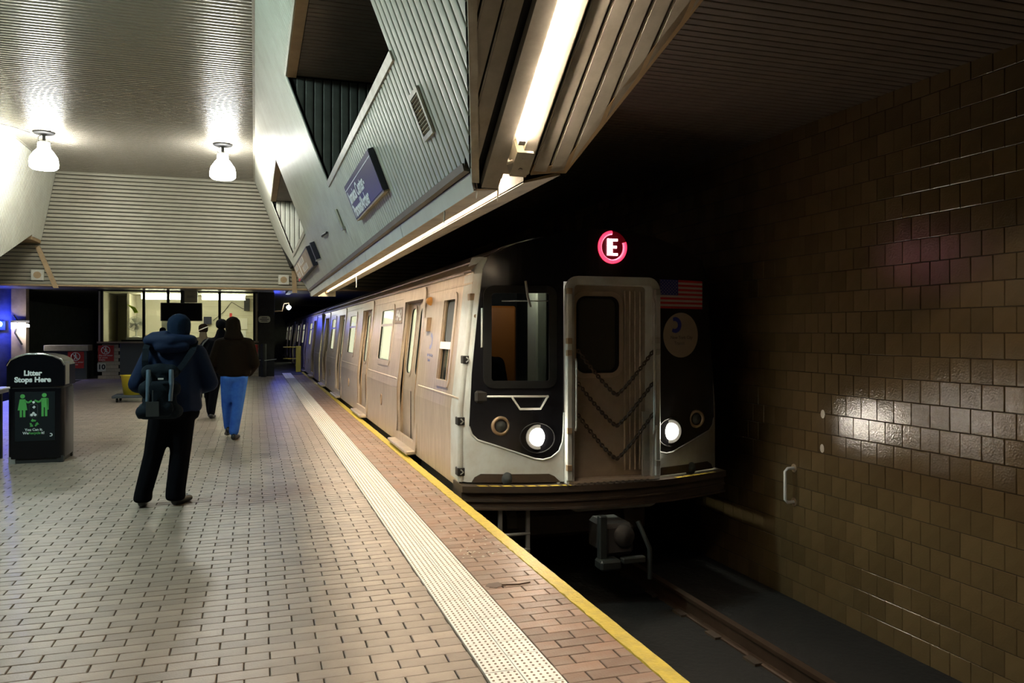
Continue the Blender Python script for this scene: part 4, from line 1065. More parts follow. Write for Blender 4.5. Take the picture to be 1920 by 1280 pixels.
# coupler and step ladder below the front
q = MB(); q.box((3.3, 7.25, -.62), (3.62, 7.7, -.3), 0, .04); q.lathe([(.0001, .04), (.1, .03), (.11, 0), (.11, -.2)], (3.5, 7.24, -.42), (0, -1, 0), 18); cpl = obj('coupler', q, m['dark'], car)
q = MB(); q.box((3.2, 7.12, -.72), (3.42, 7.3, -.62), 0, .02); q.box((3.22, 7.2, -.66), (3.3, 7.28, -.2), 0, .01); q.box((3.45, 7.16, -.68), (3.7, 7.24, -.62), 0, .01); q.tube([(3.75, 7.18, -.85), (3.75, 7.18, -.55), (3.68, 7.3, -.3)], .025, 8); obj('coupler_head', q, mat('dusty_coupler', (.025, .03, .03), .5, metal=.4), car)
for x in (2.33, 2.62):
    q = MB(); q.box((x - .02, 7.62, -.62), (x + .02, 7.66, -.13), 0, .004); obj('ladder_side', q, m['silver'], car)
for z in (-.42, -.58):
    q = MB(); q.tube([(2.32, 7.63, z), (2.64, 7.63, z)], .016, 8); obj('ladder_rung', q, m['silver'], car)
# following cars
car2 = build_car(NY + 18.75, 'second subway car coupled behind the leading car, with dark blue reflections', False)
def copy_tree(o, parent=None):
    c = o.copy(); C.objects.link(c)
    if parent: c.parent = parent
    for ch in o.children: copy_tree(ch, c)
    return c
car3 = copy_tree(car2); car3.location.y += 18.75; car3['label'] = 'last visible subway car, farthest down the dark tunnel'
for o_ in (car, car2, car3): o_['group'] = 'cars of the arriving train'

# ------------------------------------------------------------------ booth
BY = 30.9
BX0, BX1 = -5.2, .1
bt = thing('dispatcher_booth', 'glazed dispatcher booth with a cream lit interior and tiled base under the dark ceiling', 'booth', ((BX0 + BX1) / 2, BY, 0))
q = MB(); q.box((BX0, BY, .0), (BX1, BY + .1, 1.28)); q.box((BX0, BY, 0), (BX0 + .1, BY + 3.6, 1.28)); obj('base_wall', q, m['tile_back'], bt)
zt = .0; q0 = MB(); q0.box((-.128, 0, .003), (.128, .012, .117)); bm_ = q0.mesh('base_tile', m['boothtile'])
r = 0
while zt < 1.2:
    x = BX0 + (.13 if r % 2 else 0)
    while x < BX1 - .1:
        if not (-4.45 < x + .13 < -.5): link('base_tile', bm_, bt, (x + .13 - (BX0 + BX1) / 2, -.013, zt))
        x += .26
    zt += .12; r += 1
q = MB(); q.box((BX0 - .03, BY - .04, 1.24), (BX1 + .03, BY + .12, 1.3)); obj('sill', q, m['steel'], bt)
for a, b in ((-4.5, -3.1), (-3.08, -1.7), (-1.68, -.5)):
    q = MB(); q.box((a, BY - .05, .02), (b, BY - .012, 1.23), 0, .006); obj('grey_panel', q, m['boothgrey'], bt)
mull = [BX0 + .12, -3.74, -2.45, -1.22, -.02]
for x in mull:
    q = MB(); q.box((x - .045, BY - .02, 1.3), (x + .045, BY + .08, 3.1)); obj('mullion', q, m['blackm'], bt)
for a, b in zip(mull, mull[1:]):
    q = MB(); q.box((a + .045, BY + .03, 1.3), (b - .045, BY + .04, 3.07)); obj('window_pane', q, m['glass'], bt)
q = MB(); q.box((BX0, BY - .02, 3.06), (BX1, BY + .1, 3.1)); obj('head_rail', q, m['blackm'], bt)
q = MB(); q.box((BX0 + .1, BY + 3.5, 0), (BX1, BY + 3.6, 3.1)); obj('back_wall', q, m['boothw'], bt)
q = MB(); q.box((BX0, BY + .1, 1.28), (BX0 + .08, BY + 3.5, 3.1)); obj('side_wall', q, m['boothw'], bt)
q = MB(); q.box((BX1 - .08, BY + .1, 0), (BX1, BY + 3.5, 3.1)); obj('side_wall', q, m['boothw'], bt)
q = MB(); q.box((BX0, BY + .1, 3.06), (BX1, BY + 3.5, 3.1)); obj('booth_ceiling', q, m['boothw'], bt)
for zz in (1.6, 1.95, 2.3, 2.65):
    q = MB(); q.box((-3.2, BY + 3.48, zz), (-.1, BY + 3.5, zz + .012)); obj('wall_joint', q, m['board'], bt)
q = MB(); q.box((BX0 + .1, BY + .12, 1.1), (BX1 - .1, BY + .8, 1.16)); obj('counter', q, m['boothgrey'], bt)
q = MB(); q.box((-4.5, BY + 1.6, .1), (-4.42, BY + 3.5, 3.05)); obj('partition', q, m['boothw'], bt)
for x0, x1, yy in ((-4.0, -2.4, 1.6), (-1.9, -.35, 1.4)):
    lf = thing('ceiling_light', 'lit cream louvred ceiling light inside the booth, ' + ('above the fan' if x0 < -3 else 'above the wall notices'), 'light', ((x0 + x1) / 2, BY + yy, 3.0))
    q = MB(); q.box((x0, BY + yy - .2, 2.86), (x1, BY + yy + .2, 2.92)); q.box((x0, BY + yy - .22, 2.92), (x1, BY + yy + .22, 3.05)); obj('diffuser', q, m['boothlight'], lf)
    for k in range(7):
        xx = x0 + (x1 - x0) * k / 6; q = MB(); q.box((xx - .008, BY + yy - .225, 2.855), (xx + .008, BY + yy - .2, 3.0)); obj('louvre', q, m['boothw'], lf)
# pedestal fan on the counter
fx, fy, fz = -4.05, BY + .5, 1.45
t = thing('desk_fan', 'white caged desk fan standing on a white box on the booth counter', 'fan', (fx, fy, fz))
q = MB(); q.lathe([(.0001, .04), (.1, .035), (.14, .0)], (fx, fy, fz), n=18); obj('base', q, m['whitep'], t)
q = MB(); q.tube([(fx, fy, fz + .03), (fx, fy, fz + .24)], .025, 8); obj('neck', q, m['whitep'], t)
fc = Vector((fx, fy - .03, fz + .47)); q = MB()
for rr_ in (.27, .23, .19, .15, .11, .07):
    q.tube([fc + Vector((rr_ * math.cos(a_ * PI / 12), -.06 * (1 - (rr_ / .26) ** 2) - .03, rr_ * math.sin(a_ * PI / 12))) for a_ in range(24)], .0075, 5, closed=True)
for a_ in range(14): q.tube([fc + Vector((0, -.09, 0)), fc + Vector((.15 * math.cos(a_ * PI / 7), -.075, .15 * math.sin(a_ * PI / 7))), fc + Vector((.27 * math.cos(a_ * PI / 7), -.03, .27 * math.sin(a_ * PI / 7)))], .0045, 4)
obj('cage', q, m['whitep'], t)
for k in range(4):
    a0 = k * PI / 2; q = MB(); q.hull([fc + Vector((r_ * math.cos(a0 + d), y_, r_ * math.sin(a0 + d))) for r_, d, y_ in ((.04, 0, 0), (.23, -.3, .02), (.24, .7, -.02), (.05, .5, -.01), (.23, -.3, .025), (.24, .7, -.015))]); obj('blade', q, m['paper'], t)
q = MB(); q.lathe([(.0001, -.09), (.05, -.07), (.06, 0), (.07, .12), (.0001, .14)], fc, (0, 1, 0), 16); obj('motor', q, m['whitep'], t)
# television hung in front of the glass
t = thing('hanging_screen', 'black flat screen hung from the ceiling in front of the booth windows', 'screen', (-2.47, BY - .5, 2.02))
q = MB(); q.box((-3.14, BY - .55, 2.02), (-1.78, BY - .47, 2.66), 0, .01); obj('bezel', q, m['blackm'], t)
q = MB(); q.box((-3.1, BY - .556, 2.06), (-1.82, BY - .55, 2.62)); obj('screen', q, m['tvb'], t)
for x in (-2.9, -2.45):
    q = MB(); q.box((x - .045, BY - .5, 2.6), (x + .045, BY - .42, 3.1)); obj('hanger', q, m['blackm'], t)
t = thing('header_box', 'pale square box under the dark ceiling above the hanging black screen', 'box', (-2.2, BY - .4, 2.8))
q = MB(); q.box((-2.38, BY - .38, 2.68), (-1.95, BY - .1, 3.1), 0, .01); obj('box', q, m['boothw'], t)
q = MB(); q.box((-2.3, BY - .39, 2.84), (-2.04, BY - .378, 2.93)); obj('vent_strip', q, m['board'], t)
# bits on the counter and the booth walls
def slab(name, label, cat, a, b, mt, grp=None, bev=.004):
    q = MB(); q.box(a, b, 0, bev); return tag(obj(name, q, mt), label, cat, grp)
slab('monitor', 'low black monitor on the booth counter, left of the fan base', 'monitor', (-4.5, BY + .2, 1.162), (-3.7, BY + .26, 1.36), m['tvb'])
slab('filing_box', 'white box on the booth counter under the fan', 'box', (-4.35, BY + .32, 1.161), (-3.65, BY + .7, 1.448), m['paper'])
slab('binder_rack', 'black rack with white papers behind the second booth window', 'rack', (-3.25, BY + .9, 1.17), (-2.75, BY + 1.2, 2.1), m['paper'])
slab('red_box', 'small red box on top of the paper rack in the booth', 'box', (-3.28, BY + .9, 2.11), (-3.05, BY + 1.1, 2.3), m['red'])
slab('hat_box', 'flat pale dish next to the red box on the paper rack', 'dish', (-3.02, BY + .9, 2.11), (-2.75, BY + 1.15, 2.19), m['whitep'])
q = MB(); q.add([(-4.25, BY + .06, 2.66), (-3.98, BY + .06, 2.5), (-3.95, BY + .06, 2.32), (-4.08, BY + .06, 2.42)], [(0, 1, 2, 3)])
q = MB(); q.prism([(-4.3, BY + .055, 2.62), (-4.02, BY + .055, 2.5), (-3.92, BY + .055, 2.32), (-4.05, BY + .055, 2.3), (-4.12, BY + .055, 2.44)], (0, .006, 0)); tag(obj('neon_card', q, m['neon']), 'curled neon yellow card stuck inside the left booth window', 'card')
slab('wall_notice', 'white notice sheet on the booth back wall near its right end', 'notice', (-.85, BY + 3.46, 1.75), (-.3, BY + 3.49, 2.2), m['paper'])
slab('wall_notice', 'white sheet below another on the booth back wall, right end', 'notice', (-.75, BY + 3.46, 1.35), (-.35, BY + 3.49, 1.7), m['whitep'])
slab('red_strip', 'narrow red label on the booth back wall left of the notice sheet', 'label', (-.98, BY + 3.45, 2.0), (-.88, BY + 3.475, 2.4), m['red'])
slab('phone_box', 'dark wall telephone high at the right end of the booth', 'phone', (-.42, BY + 3.3, 2.5), (-.2, BY + 3.45, 3.0), m['blackm'])
slab('portrait_poster', 'small poster with an orange-brown face shape on the booth back wall', 'poster', (-3.05, BY + 1.22, 1.9), (-2.6, BY + 1.25, 2.25), m['wood'])
slab('small_screen', 'small dark screen with a bluish face on the booth back wall', 'screen', (-1.95, BY + 3.3, 1.95), (-1.65, BY + 3.4, 2.25), m['signblack'])
q = MB(); q.tube([(-1.6, BY + 3.45, 2.1), (-1.2, BY + 3.45, 2.45), (-.9, BY + 3.45, 2.85), (-.5, BY + 3.45, 2.6), (-.3, BY + 3.45, 2.55)], .012, 6); tag(obj('wall_wire', q, m['blackm']), 'thin black wire looping across the booth back wall', 'wire')
# red warning signs, number plate, oval plate
def warn(x, z, yy, wd, ht, label, mtr):
    t = thing('warning_sign', label, 'sign', (x, yy, z), 'red track warning signs')
    q = MB(); q.box((x - wd / 2, yy - .012, z - ht / 2), (x + wd / 2, yy, z + ht / 2)); obj('plate', q, mtr, t)
    c = Vector((x - wd * .02, yy - .014, z + ht * .2)); r_ = wd * .27
    q = MB(); q.tube([c + Vector((r_ * math.cos(a_ * PI / 10), 0, r_ * math.sin(a_ * PI / 10))) for a_ in range(20)], .011, 5, closed=True)
    q.tube([c + Vector((-r_ * .7, 0, r_ * .7)), c + Vector((r_ * .7, 0, -r_ * .7))], .009, 5)
    q.disc(c + Vector((0, 0, r_ * .62)), (0, -1, 0), r_ * .16, .004, 10)
    for a_, b_ in (((0, .45), (0, -.05)), ((0, -.05), (-.3, -.7)), ((0, -.05), (.3, -.7)), ((0, .35), (-.35, .0)), ((0, .35), (.35, .05))): q.tube([c + Vector((a_[0] * r_, 0, a_[1] * r_)), c + Vector((b_[0] * r_, 0, b_[1] * r_))], .012, 5)
    obj('pictogram', q, m['print'], t)
    text('Do not enter\nor cross\ntracks', ht * .145, m['print'], t, (x - wd * .44, yy - .014, z - ht * .27), (1, 0, 0), (0, 0, 1), align='LEFT')
warn(-4.94, .89, BY - .02, .5, .55, 'red do-not-enter sign at the left corner of the booth base', m['red'])
warn(-.1, .92, BY - .05, .4, .5, 'red do-not-enter sign at the right corner of the booth base', m['red'])
t = thing('number_sign', 'small white plate with a black number at the left foot of the booth', 'sign', (-5.08, BY - .02, .41))
q = MB(); q.box((-5.21, BY - .035, .27), (-4.95, BY - .02, .55)); obj('plate', q, m['paper'], t)
text('10', .24, m['blackm'], t, (-5.08, BY - .037, .41), (1, 0, 0), (0, 0, 1), 'number', bold=.008)
pl = struct('wall_pillar', 'dark square pillar at the right end of the booth', 'pillar', MB().box((.13, BY - .05, 0), (.68, BY + .9, 3.1)), m['dark'])
t = thing('oval_plate', 'white rounded plate with dark lettering on the dark pillar', 'sign', (.33, BY - .06, 2.1))
q = MB(); P = rr(.12, .54, 1.98, 2.22, .09, 5); q.prism([(a, BY - .062, b) for a, b in P], (0, -.012, 0)); obj('plate', q, m['paper'], t)
for zz, wd in ((2.16, .2), (2.1, .32), (2.045, .22)):
    q = MB(); q.box((.33 - wd / 2, BY - .077, zz - .012), (.33 + wd / 2, BY - .074, zz + .012)); obj('worn_line', q, m['blackm'], t)
t = thing('gate_post', 'dark steel gate post and thin chain beside the booth', 'post', (.35, BY - .4, 0))
q = MB(); q.tube([(.3, BY - .4, 0), (.3, BY - .4, 1.2)], .1, 14); obj('post', q, m['dark'], t)
q = MB(); q.tube([(.1, BY - .35, .62), (.35, BY - .5, .6), (.75, BY - .4, .64)], .012, 6); obj('chain', q, m['silver'], t)
t = thing('bulkhead_lamp', 'small bright bare lamp on a conduit arm beside the train roof', 'lamp', (1.2, BY, 2.6))
q = MB(); q.lathe([(.0001, .08), (.07, .05), (.085, 0), (.06, -.06), (.0001, -.09)], (1.2, BY, 2.55), n=16); obj('bulb', q, m['bulb_e'], t)
q = MB(); q.tube([(.7, BY, 2.4), (.95, BY, 2.42), (1.02, BY, 2.7), (1.2, BY, 2.72), (1.2, BY, 2.62)], .025, 8); obj('arm', q, m['wood'], t)
q = MB(); q.box((1.05, 21.3, 2.98), (1.2, 30, 3.08)); obj('beam', q, m['dark'], t)
t = thing('yellow_barrier', 'yellow barrier post with a thin rail at the end of the platform edge', 'barrier', (1.66, 34, 0))
q = MB(); q.box((1.6, 33.95, 0), (1.8, 34.1, 1.06), 0, .01); obj('post', q, m['plastic_y'], t)
q = MB(); q.tube([(1.1, 34, 1.02), (1.65, 34, 1.02)], .02, 8); q.tube([(1.1, 34, .55), (1.65, 34, .55)], .015, 8); obj('rail', q, m['plastic_y'], t)
# blue emergency lamps, service light on the far column, equipment cabinet
t = thing('blue_lamp', 'small glowing blue lamp on the tunnel wall at the left picture edge', 'lamp', (-8.2, 31.2, 1.9))
q = MB(); q.lathe([(.0001, .1), (.06, .06), (.08, 0), (.05, -.08)], (-8.2, 31.0, 1.9), n=14); obj('lens', q, m['blue_e'], t)
q = MB(); q.box((-8.35, 31.05, 1.7), (-8.05, 31.15, 2.0)); obj('backbox', q, m['blackm'], t)
struct('wall_tunnel', 'tunnel wall panel behind the blue lamp', 'tunnel wall', MB().box((-9.9, 31.2, -1.3), (-7.85, 31.4, 3.1)), bpy.data.materials['tunnel_paint'])
light('blue_glow', 'POINT', (-8.2, 30.85, 1.9), 60, (.03, .06, 1), t, .1)
t = thing('blue_lamp', 'blue lamp on the hidden side of the dark pillar, lighting the far train', 'lamp', (.9, 33.2, 2.3))
q = MB(); q.lathe([(.0001, .1), (.06, .06), (.08, 0), (.05, -.08)], (.62, 33.2, 2.3), n=14); obj('lens', q, m['blue_e'], t)
q = MB(); q.box((.5, 33.0, 2.35), (.74, 33.4, 3.1)); obj('hanger', q, m['blackm'], t)
light('blue_glow', 'POINT', (.78, 33.2, 2.2), 12, (.05, .08, 1), t, .12)
struct('wall_column', 'pale column at the far left beside the opposite track', 'column', MB().box((-7.84, 30.9, -1.3), (-7.4, 31.3, 3.1)), mat('column_paint', (.42, .33, .24), .6, ncol=(.2, .15, .1), nscale=3, namt=.6))
t = thing('service_light', 'bright white service light strapped to the pale far column', 'light', (-7.5, 30.8, 1.85))
q = MB(); q.hull([(-7.75, 30.55, 1.74), (-7.2, 30.5, 1.8), (-7.2, 30.5, 1.86), (-7.75, 30.55, 1.94), (-7.75, 30.8, 1.76), (-7.3, 30.8, 1.9)]); obj('lamp_head', q, m['white_e'], t)
q = MB(); q.box((-7.8, 30.7, 1.95), (-7.25, 30.89, 2.02)); obj('hood', q, m['blackm'], t)
q = MB(); q.tube([(-7.75, 30.85, 2.2), (-7.6, 30.75, 1.98), (-7.7, 30.8, 1.6), (-7.5, 30.85, 1.2)], .03, 8); obj('cable', q, m['blackm'], t)
t = thing('equipment_cabinet', 'dark grey equipment cabinet with a pale top left of the booth', 'cabinet', (-6.3, 31.2, 0))
q = MB(); q.box((-6.78, 30.9, 0), (-5.55, 31.6, .98), 0, .01); obj('body', q, m['boothgrey'], t)
q = MB(); q.box((-6.86, 30.85, .98), (-5.5, 31.65, 1.18), 0, .01); obj('top', q, m['board'], t)
warn(-5.88, .67, 30.885, .5, .58, 'dim red do-not-enter sign on the dark equipment cabinet', m['red'])
q = MB(); q.box((-7.2, 30.2, -.4), (PL0, 33, 0)); struct('floor', 'paving in front of the equipment cabinet', 'paving', q, m['concrete'])

# mop bucket on a trolley
t = thing('mop_bucket', 'yellow bucket on a low grey wheeled trolley behind the standing commuter', 'bucket', (-2.72, 20.6, 0))
q = MB(); q.box((-3.12, 20.2, .1), (-2.37, 20.9, .16), 0, .01); obj('trolley', q, m['grey'], t)
for x in (-3.02, -2.47):
    for yy in (20.3, 20.8):
        q = MB(); q.lathe([(.0001, -.02), (.05, -.02), (.05, .02), (.0001, .02)], (x, yy, .052), (1, 0, 0), 14, 0, False); obj('wheel', q, m['rubber'], t)
q = MB(); q.lathe([(.0001, .16), (.2, .16), (.26, .6), (.28, .62), (.25, .6), (.19, .2), (.0001, .2)], (-2.72, 20.55, 0), n=18); obj('bucket', q, m['plastic_y'], t)

# ------------------------------------------------------------------ trash can
X, Y = -2.565, 11.45
t = thing('trash_can', 'black trash can with a green recycling poster and a litter slogan', 'trash can', (X, Y, 0))
def rbox(x0, x1, y0, y1, z0, z1, r, top=None):
    q = MB(); P = rr(x0, x1, y0, y1, r, 5); n = len(P)
    q.add([(a, b, z0) for a, b in P] + [(a, b, z1) for a, b in P], [(i, (i + 1) % n, n + (i + 1) % n, n + i) for i in range(n)], 0, True)
    q.add([(a, b, z0) for a, b in P] + [(a, b, z1) for a, b in P], [list(range(n))[::-1], list(range(n, 2 * n))]); return q
XL, XR_, YF, YBk = X - .303, X + .31, Y - .3, Y + .3
obj('body', rbox(XL, XR_, YF, YBk, .06, .92, .06), m['bin'], t)
obj('seam', rbox(XL + .012, XR_ - .012, YF + .012, YBk - .012, .92, .945, .05), m['blackm'], t)
q = MB(); prof = [(XL - .008, .945), (XL - .008, 1.2), (XL + .03, 1.27), (XL + .12, 1.315), (X - .1, 1.34), (X + .08, 1.34), (XR_ - .12, 1.315), (XR_ - .03, 1.27), (XR_ + .008, 1.2), (XR_ + .008, .945)]
q.prism([(a, YF - .006, b) for a, b in prof], (0, YBk - YF + .012, 0)); obj('hood', q, m['bin'], t)
q = MB(); q.tube([(a, YF - .008, b) for a, b in prof[1:-1]], .012, 8); obj('rim', q, m['chrome'], t)
q = MB(); q.box((XR_ + .006, YF + .03, .96), (XR_ + .012, YF + .24, 1.24)); obj('side_label', q, m['silver'], t)
q = MB(); q.box((XL + .03, YF + .02, .0), (XR_ - .03, YBk - .02, .07)); obj('plinth', q, m['blackm'], t)
for a, b in ((XL + .02, YF + .02), (XR_ - .07, YF + .02), (XL + .02, YBk - .07), (XR_ - .07, YBk - .07)):
    q = MB(); q.box((a - .012, b - .014, 0), (a + .06, b + .05, .085)); obj('foot', q, m['silver'] if a < X and b < Y else m['blackm'], t)
yf = YF - .0075
text('Litter', .086, m['print'], t, (X - .03, yf, 1.105), (1, 0, 0), (0, 0, 1), 'lettering', bold=.004)
text('Stops Here', .086, m['print'], t, (X - .03, yf, 1.025), (1, 0, 0), (0, 0, 1), 'lettering', bold=.004)
q = MB(); q.box((X - .223, YF - .006, .275), (X + .21, YF, .878)); po = obj('poster', q, m['poster'], t)
def flat(name, polys, mt, par, y=None):
    q = MB(); y = yf if y is None else y
    for P in polys: q.prism([(a, y, b) for a, b in P], (0, -.0012, 0))
    return obj(name, q, mt, par)
def circ(x, z, r, n=14): return [(x + r * math.cos(2 * PI * i / n), z + r * math.sin(2 * PI * i / n)) for i in range(n)]
def bar(x0, z0, x1, z1, w_):
    d = Vector((x1 - x0, z1 - z0)).normalized() * w_; n_ = (-d.y, d.x)
    return [(x0 + n_[0], z0 + n_[1]), (x0 - n_[0], z0 - n_[1]), (x1 - n_[0], z1 - n_[1]), (x1 + n_[0], z1 + n_[1])]
wx, wz = X - .14, .625
flat('woman_pictogram', [circ(wx, wz + .2, .026), [(wx - .03, wz + .165), (wx + .03, wz + .165), (wx + .052, wz + .03), (wx - .052, wz + .03)], bar(wx - .018, wz + .03, wx - .018, wz - .055, .012), bar(wx + .018, wz + .03, wx + .018, wz - .055, .012), bar(wx + .025, wz + .145, wx + .06, wz + .12, .011), bar(wx + .06, wz + .12, wx + .1, wz + .145, .011)], m['green'], po)
mxx = X + .095
flat('man_pictogram', [circ(mxx, wz + .21, .026), [(mxx - .034, wz + .175), (mxx + .04, wz + .175), (mxx + .034, wz + .06), (mxx - .03, wz + .06)], bar(mxx - .018, wz + .06, mxx - .018, wz - .05, .013), bar(mxx + .02, wz + .06, mxx + .02, wz - .05, .013), bar(mxx + .038, wz + .17, mxx + .038, wz + .03, .009), bar(mxx - .028, wz + .155, mxx - .06, wz + .125, .011), bar(mxx - .06, wz + .125, mxx - .105, wz + .15, .011)], m['green'], po)
cxx = X - .022
q = MB(); q.tube([(cxx + a, yf, wz + b) for a, b in rr(-.045, .045, -.055, .1, .02)], .004, 5, closed=True); obj('bin_outline', q, m['grey'], po)
flat('paper_pictogram', [bar(cxx - .01, wz + .12, cxx + .012, wz + .13, .013), bar(cxx - .004, wz + .055, cxx + .016, wz + .075, .013), circ(cxx - .02, wz - .03, .018, 6), circ(cxx + .018, wz - .03, .018, 5), circ(cxx, wz - .008, .016, 6)], m['print'], po)
rc = (cxx + .003, .492); polys = []
for k in range(3):
    a0 = PI / 2 + k * 2 * PI / 3
    f_ = lambda r_, d: (rc[0] + r_ * math.cos(a0 + d), rc[1] + r_ * math.sin(a0 + d))
    polys += [[f_(.046, -.62), f_(.05, .25), f_(.028, .3), f_(.026, -.7)], [f_(.062, .22), f_(.042, .85), f_(.016, .3)]]
flat('recycling_symbol', polys, m['green'], po)
text('You Can it.', .042, m['print'], po, (cxx + .003, yf, .413), (1, 0, 0), (0, 0, 1), 'lettering', bold=.0012)
text('We', .042, m['print'], po, (cxx - .085, yf, .372), (1, 0, 0), (0, 0, 1), 'lettering', bold=.0012)
text('Recycle', .042, m['green'], po, (cxx + .012, yf, .372), (1, 0, 0), (0, 0, 1), 'lettering', bold=.0012)
text('it!', .042, m['print'], po, (cxx + .102, yf, .372), (1, 0, 0), (0, 0, 1), 'lettering', bold=.0012)
emblem(po, lambda a, b, o: Vector((a, yf - .002 - o, b)), X + .165, .345, .022, .022, m['print'], 1, 0)
# chained cart at the picture edge
t = thing('chained_cart', 'grey cart edge with a steel chain left of the trash can', 'cart', (-3.75, 11.6, 0))
q = MB(); q.box((-4.3, 11.3, .84), (-3.02, 12.0, .9), 0, .01); obj('tray', q, m['silver'], t)
for x in (-4.25, -3.1):
    q = MB(); q.box((x - .025, 11.7, 0), (x + .025, 11.75, .85)); obj('leg', q, m['blackm'], t)
q = MB(); q.box((-4.2, 11.72, .3), (-3.2, 11.76, .8)); obj('panel', q, m['boothgrey'], t)
P0 = [(-3.12 + .02 * math.sin(i), 11.32, .82 - .032 * i) for i in range(14)]
lk = MB()
for i, p in enumerate(P0):
    lk.tube([Vector(p) + Vector((.013 * math.sin(k * PI / 4) * (1 if i % 2 else .2), .013 * math.sin(k * PI / 4) * (.2 if i % 2 else 1), .023 * math.cos(k * PI / 4))) for k in range(8)], .006, 5, closed=True)
tag(obj('chain', lk, m['chrome'], t), kind='stuff')

# ------------------------------------------------------------------ people
def hand(p, d, r=.9):
    """palm, four bent fingers and a thumb; p wrist, d forearm direction"""
    p = Vector(p); d = Vector(d).normalized(); sd = d.cross(Vector((0, 0, 1))).normalized(); up = sd.cross(d)
    L = [(p, .03, p + d * .08, (.036, .02, .036))]
    for i, l in enumerate((.075, .085, .08, .062)):
        o = p + d * .085 + sd * (-.03 + .02 * i); k = o + d * l * .5 - up * .008; e = k + d * l * .4 - up * .03
        L += [(o, .0095, k, .009), (k, .009, e, .008)]
    o = p + d * .03 - sd * .03; k = o + d * .03 - sd * .028; L += [(o, .013, k, .011), (k, .011, k + d * .03 - up * .012, .009)]
    return L
def face(c, s=1.):
    """skull, jaw, nose, brow, ears, lips; looking along +y"""
    c = Vector(c); V = lambda x, y, z: c + Vector((x, y, z)) * s
    return [(V(0, -.012, .03), (.078 * s, .096 * s, .095 * s), V(0, .012, -.03), (.07 * s, .082 * s, .085 * s)), (V(0, .03, -.075), (.05 * s, .055 * s, .04 * s), V(0, .04, -.085), (.045 * s, .05 * s, .035 * s)),
            (V(0, .094, .015), .010 * s, V(0, .118, -.022), .015 * s), (V(-.045, .078, .025), .013 * s, V(.045, .078, .025), .013 * s), (V(-.018, .094, -.055), .008 * s, V(.018, .094, -.055), .008 * s),
            (V(-.08, 0, .015), (.012 * s, .018 * s, .03 * s), V(-.08, 0, -.01), (.01 * s, .014 * s, .02 * s)), (V(.08, 0, .015), (.012 * s, .018 * s, .03 * s), V(.08, 0, -.01), (.01 * s, .014 * s, .02 * s)), (V(0, -.01, -.05), .058 * s, V(0, -.03, -.17), .06 * s)]
def eyes(c, par, s=1., ang=0.):
    for x in (-.032, .032):
        q = MB(); q.lathe([(.0001, -.012), (.008, -.009), (.012, 0), (.008, .009), (.0001, .012)], Matrix.Rotation(ang, 3, 'Z') @ (Vector(c) + Vector((x, .083, .008)) * s) + wloc(par), n=10); obj('eye', q, m['print'], par)
def shoe(heel, toe, mt, par, name='shoe', ang=0.):
    h, t_ = Vector(heel), Vector(toe); d = (t_ - h)
    P = [(h + Vector((0, 0, .05)), (.04, .04, .05), h + d * .35 + Vector((0, 0, .055)), (.042, .042, .055)), (h + d * .3 + Vector((0, 0, .038)), .04, t_ - d * .15 + Vector((0, 0, .032)), (.05, .05, .032))]
    o = blob(name, P, mt, par, .009, 3, ang=ang); return o

# 1: standing commuter with backpack
p1 = thing('person', 'person standing with back turned in a navy parka, knit cap and black backpack', 'person', (-.795, 8.07, 0))
blob('body', face((.12, .02, 1.655)) + [((.1, 0, 1.5), (.1, .08, .06), (.09, 0, 1.3), (.17, .11, .1)), ((.09, 0, 1.3), (.16, .1, .1), (.08, 0, .95), (.15, .11, .1)), ((0, 0, .9), .09, (-.1, .02, .5), .06), ((-.1, .02, .5), .06, (-.19, 0, .1), .045), ((.15, 0, .9), .09, (.13, .02, .5), .06), ((.13, .02, .5), .06, (.085, 0, .1), .045),
      ((-.08, 0, 1.4), .06, (-.23, .0, 1.14), .045), ((-.23, 0, 1.14), .045, (-.08, .24, 1.06), .03), ((.26, 0, 1.4), .06, (.38, .0, 1.14), .045), ((.38, 0, 1.14), .045, (.26, .25, 1.06), .03)] + hand((-.08, .24, 1.06), (.8, .6, -.1)) + hand((.26, .25, 1.06), (-.8, .6, -.1)), m['skin'], p1, .010, 3)
eyes((.12, .02, 1.655), p1)
blob('parka', [((-.03, 0, 1.41), (.13, .12, .09), (.2, 0, 1.41), (.13, .12, .09)), ((.085, 0, 1.38), (.22, .16, .12), (.08, 0, 1.1), (.235, .17, .14)), ((.08, 0, 1.1), (.235, .17, .14), (.075, .0, .9), (.26, .18, .08)),
      ((-.1, 0, 1.40), .1, (-.235, -.0, 1.13), .085), ((-.235, 0, 1.13), .085, (-.1, .26, 1.05), .065), ((.27, 0, 1.40), .1, (.385, .0, 1.13), .085), ((.385, 0, 1.13), .085, (.24, .27, 1.05), .065)], m['navy'], p1, .014, 4)
blob('hood', [((-.12, -.05, 1.53), (.065, .1, .06), (.07, -.13, 1.52), (.11, .07, .075)), ((.07, -.13, 1.52), (.11, .07, .075), (.23, -.05, 1.53), (.055, .09, .055)), ((-.12, -.05, 1.53), .05, (.03, .1, 1.5), .055), ((.23, -.05, 1.53), .05, (.18, .1, 1.5), .055), ((.02, -.15, 1.47), (.11, .045, .06), (.13, -.15, 1.47), (.1, .045, .05)), ((-.1, -.07, 1.575), .035, (.02, -.12, 1.59), .035)], m['navy'], p1, .012, 4)
blob('knit_cap', [((.12, 0, 1.68), (.108, .12, .105), (.12, -.01, 1.62), (.105, .115, .09)), ((.12, -.035, 1.6), (.1, .09, .07), (.12, -.04, 1.55), (.1, .09, .05))], m['navy_knit'], p1, .010, 4)
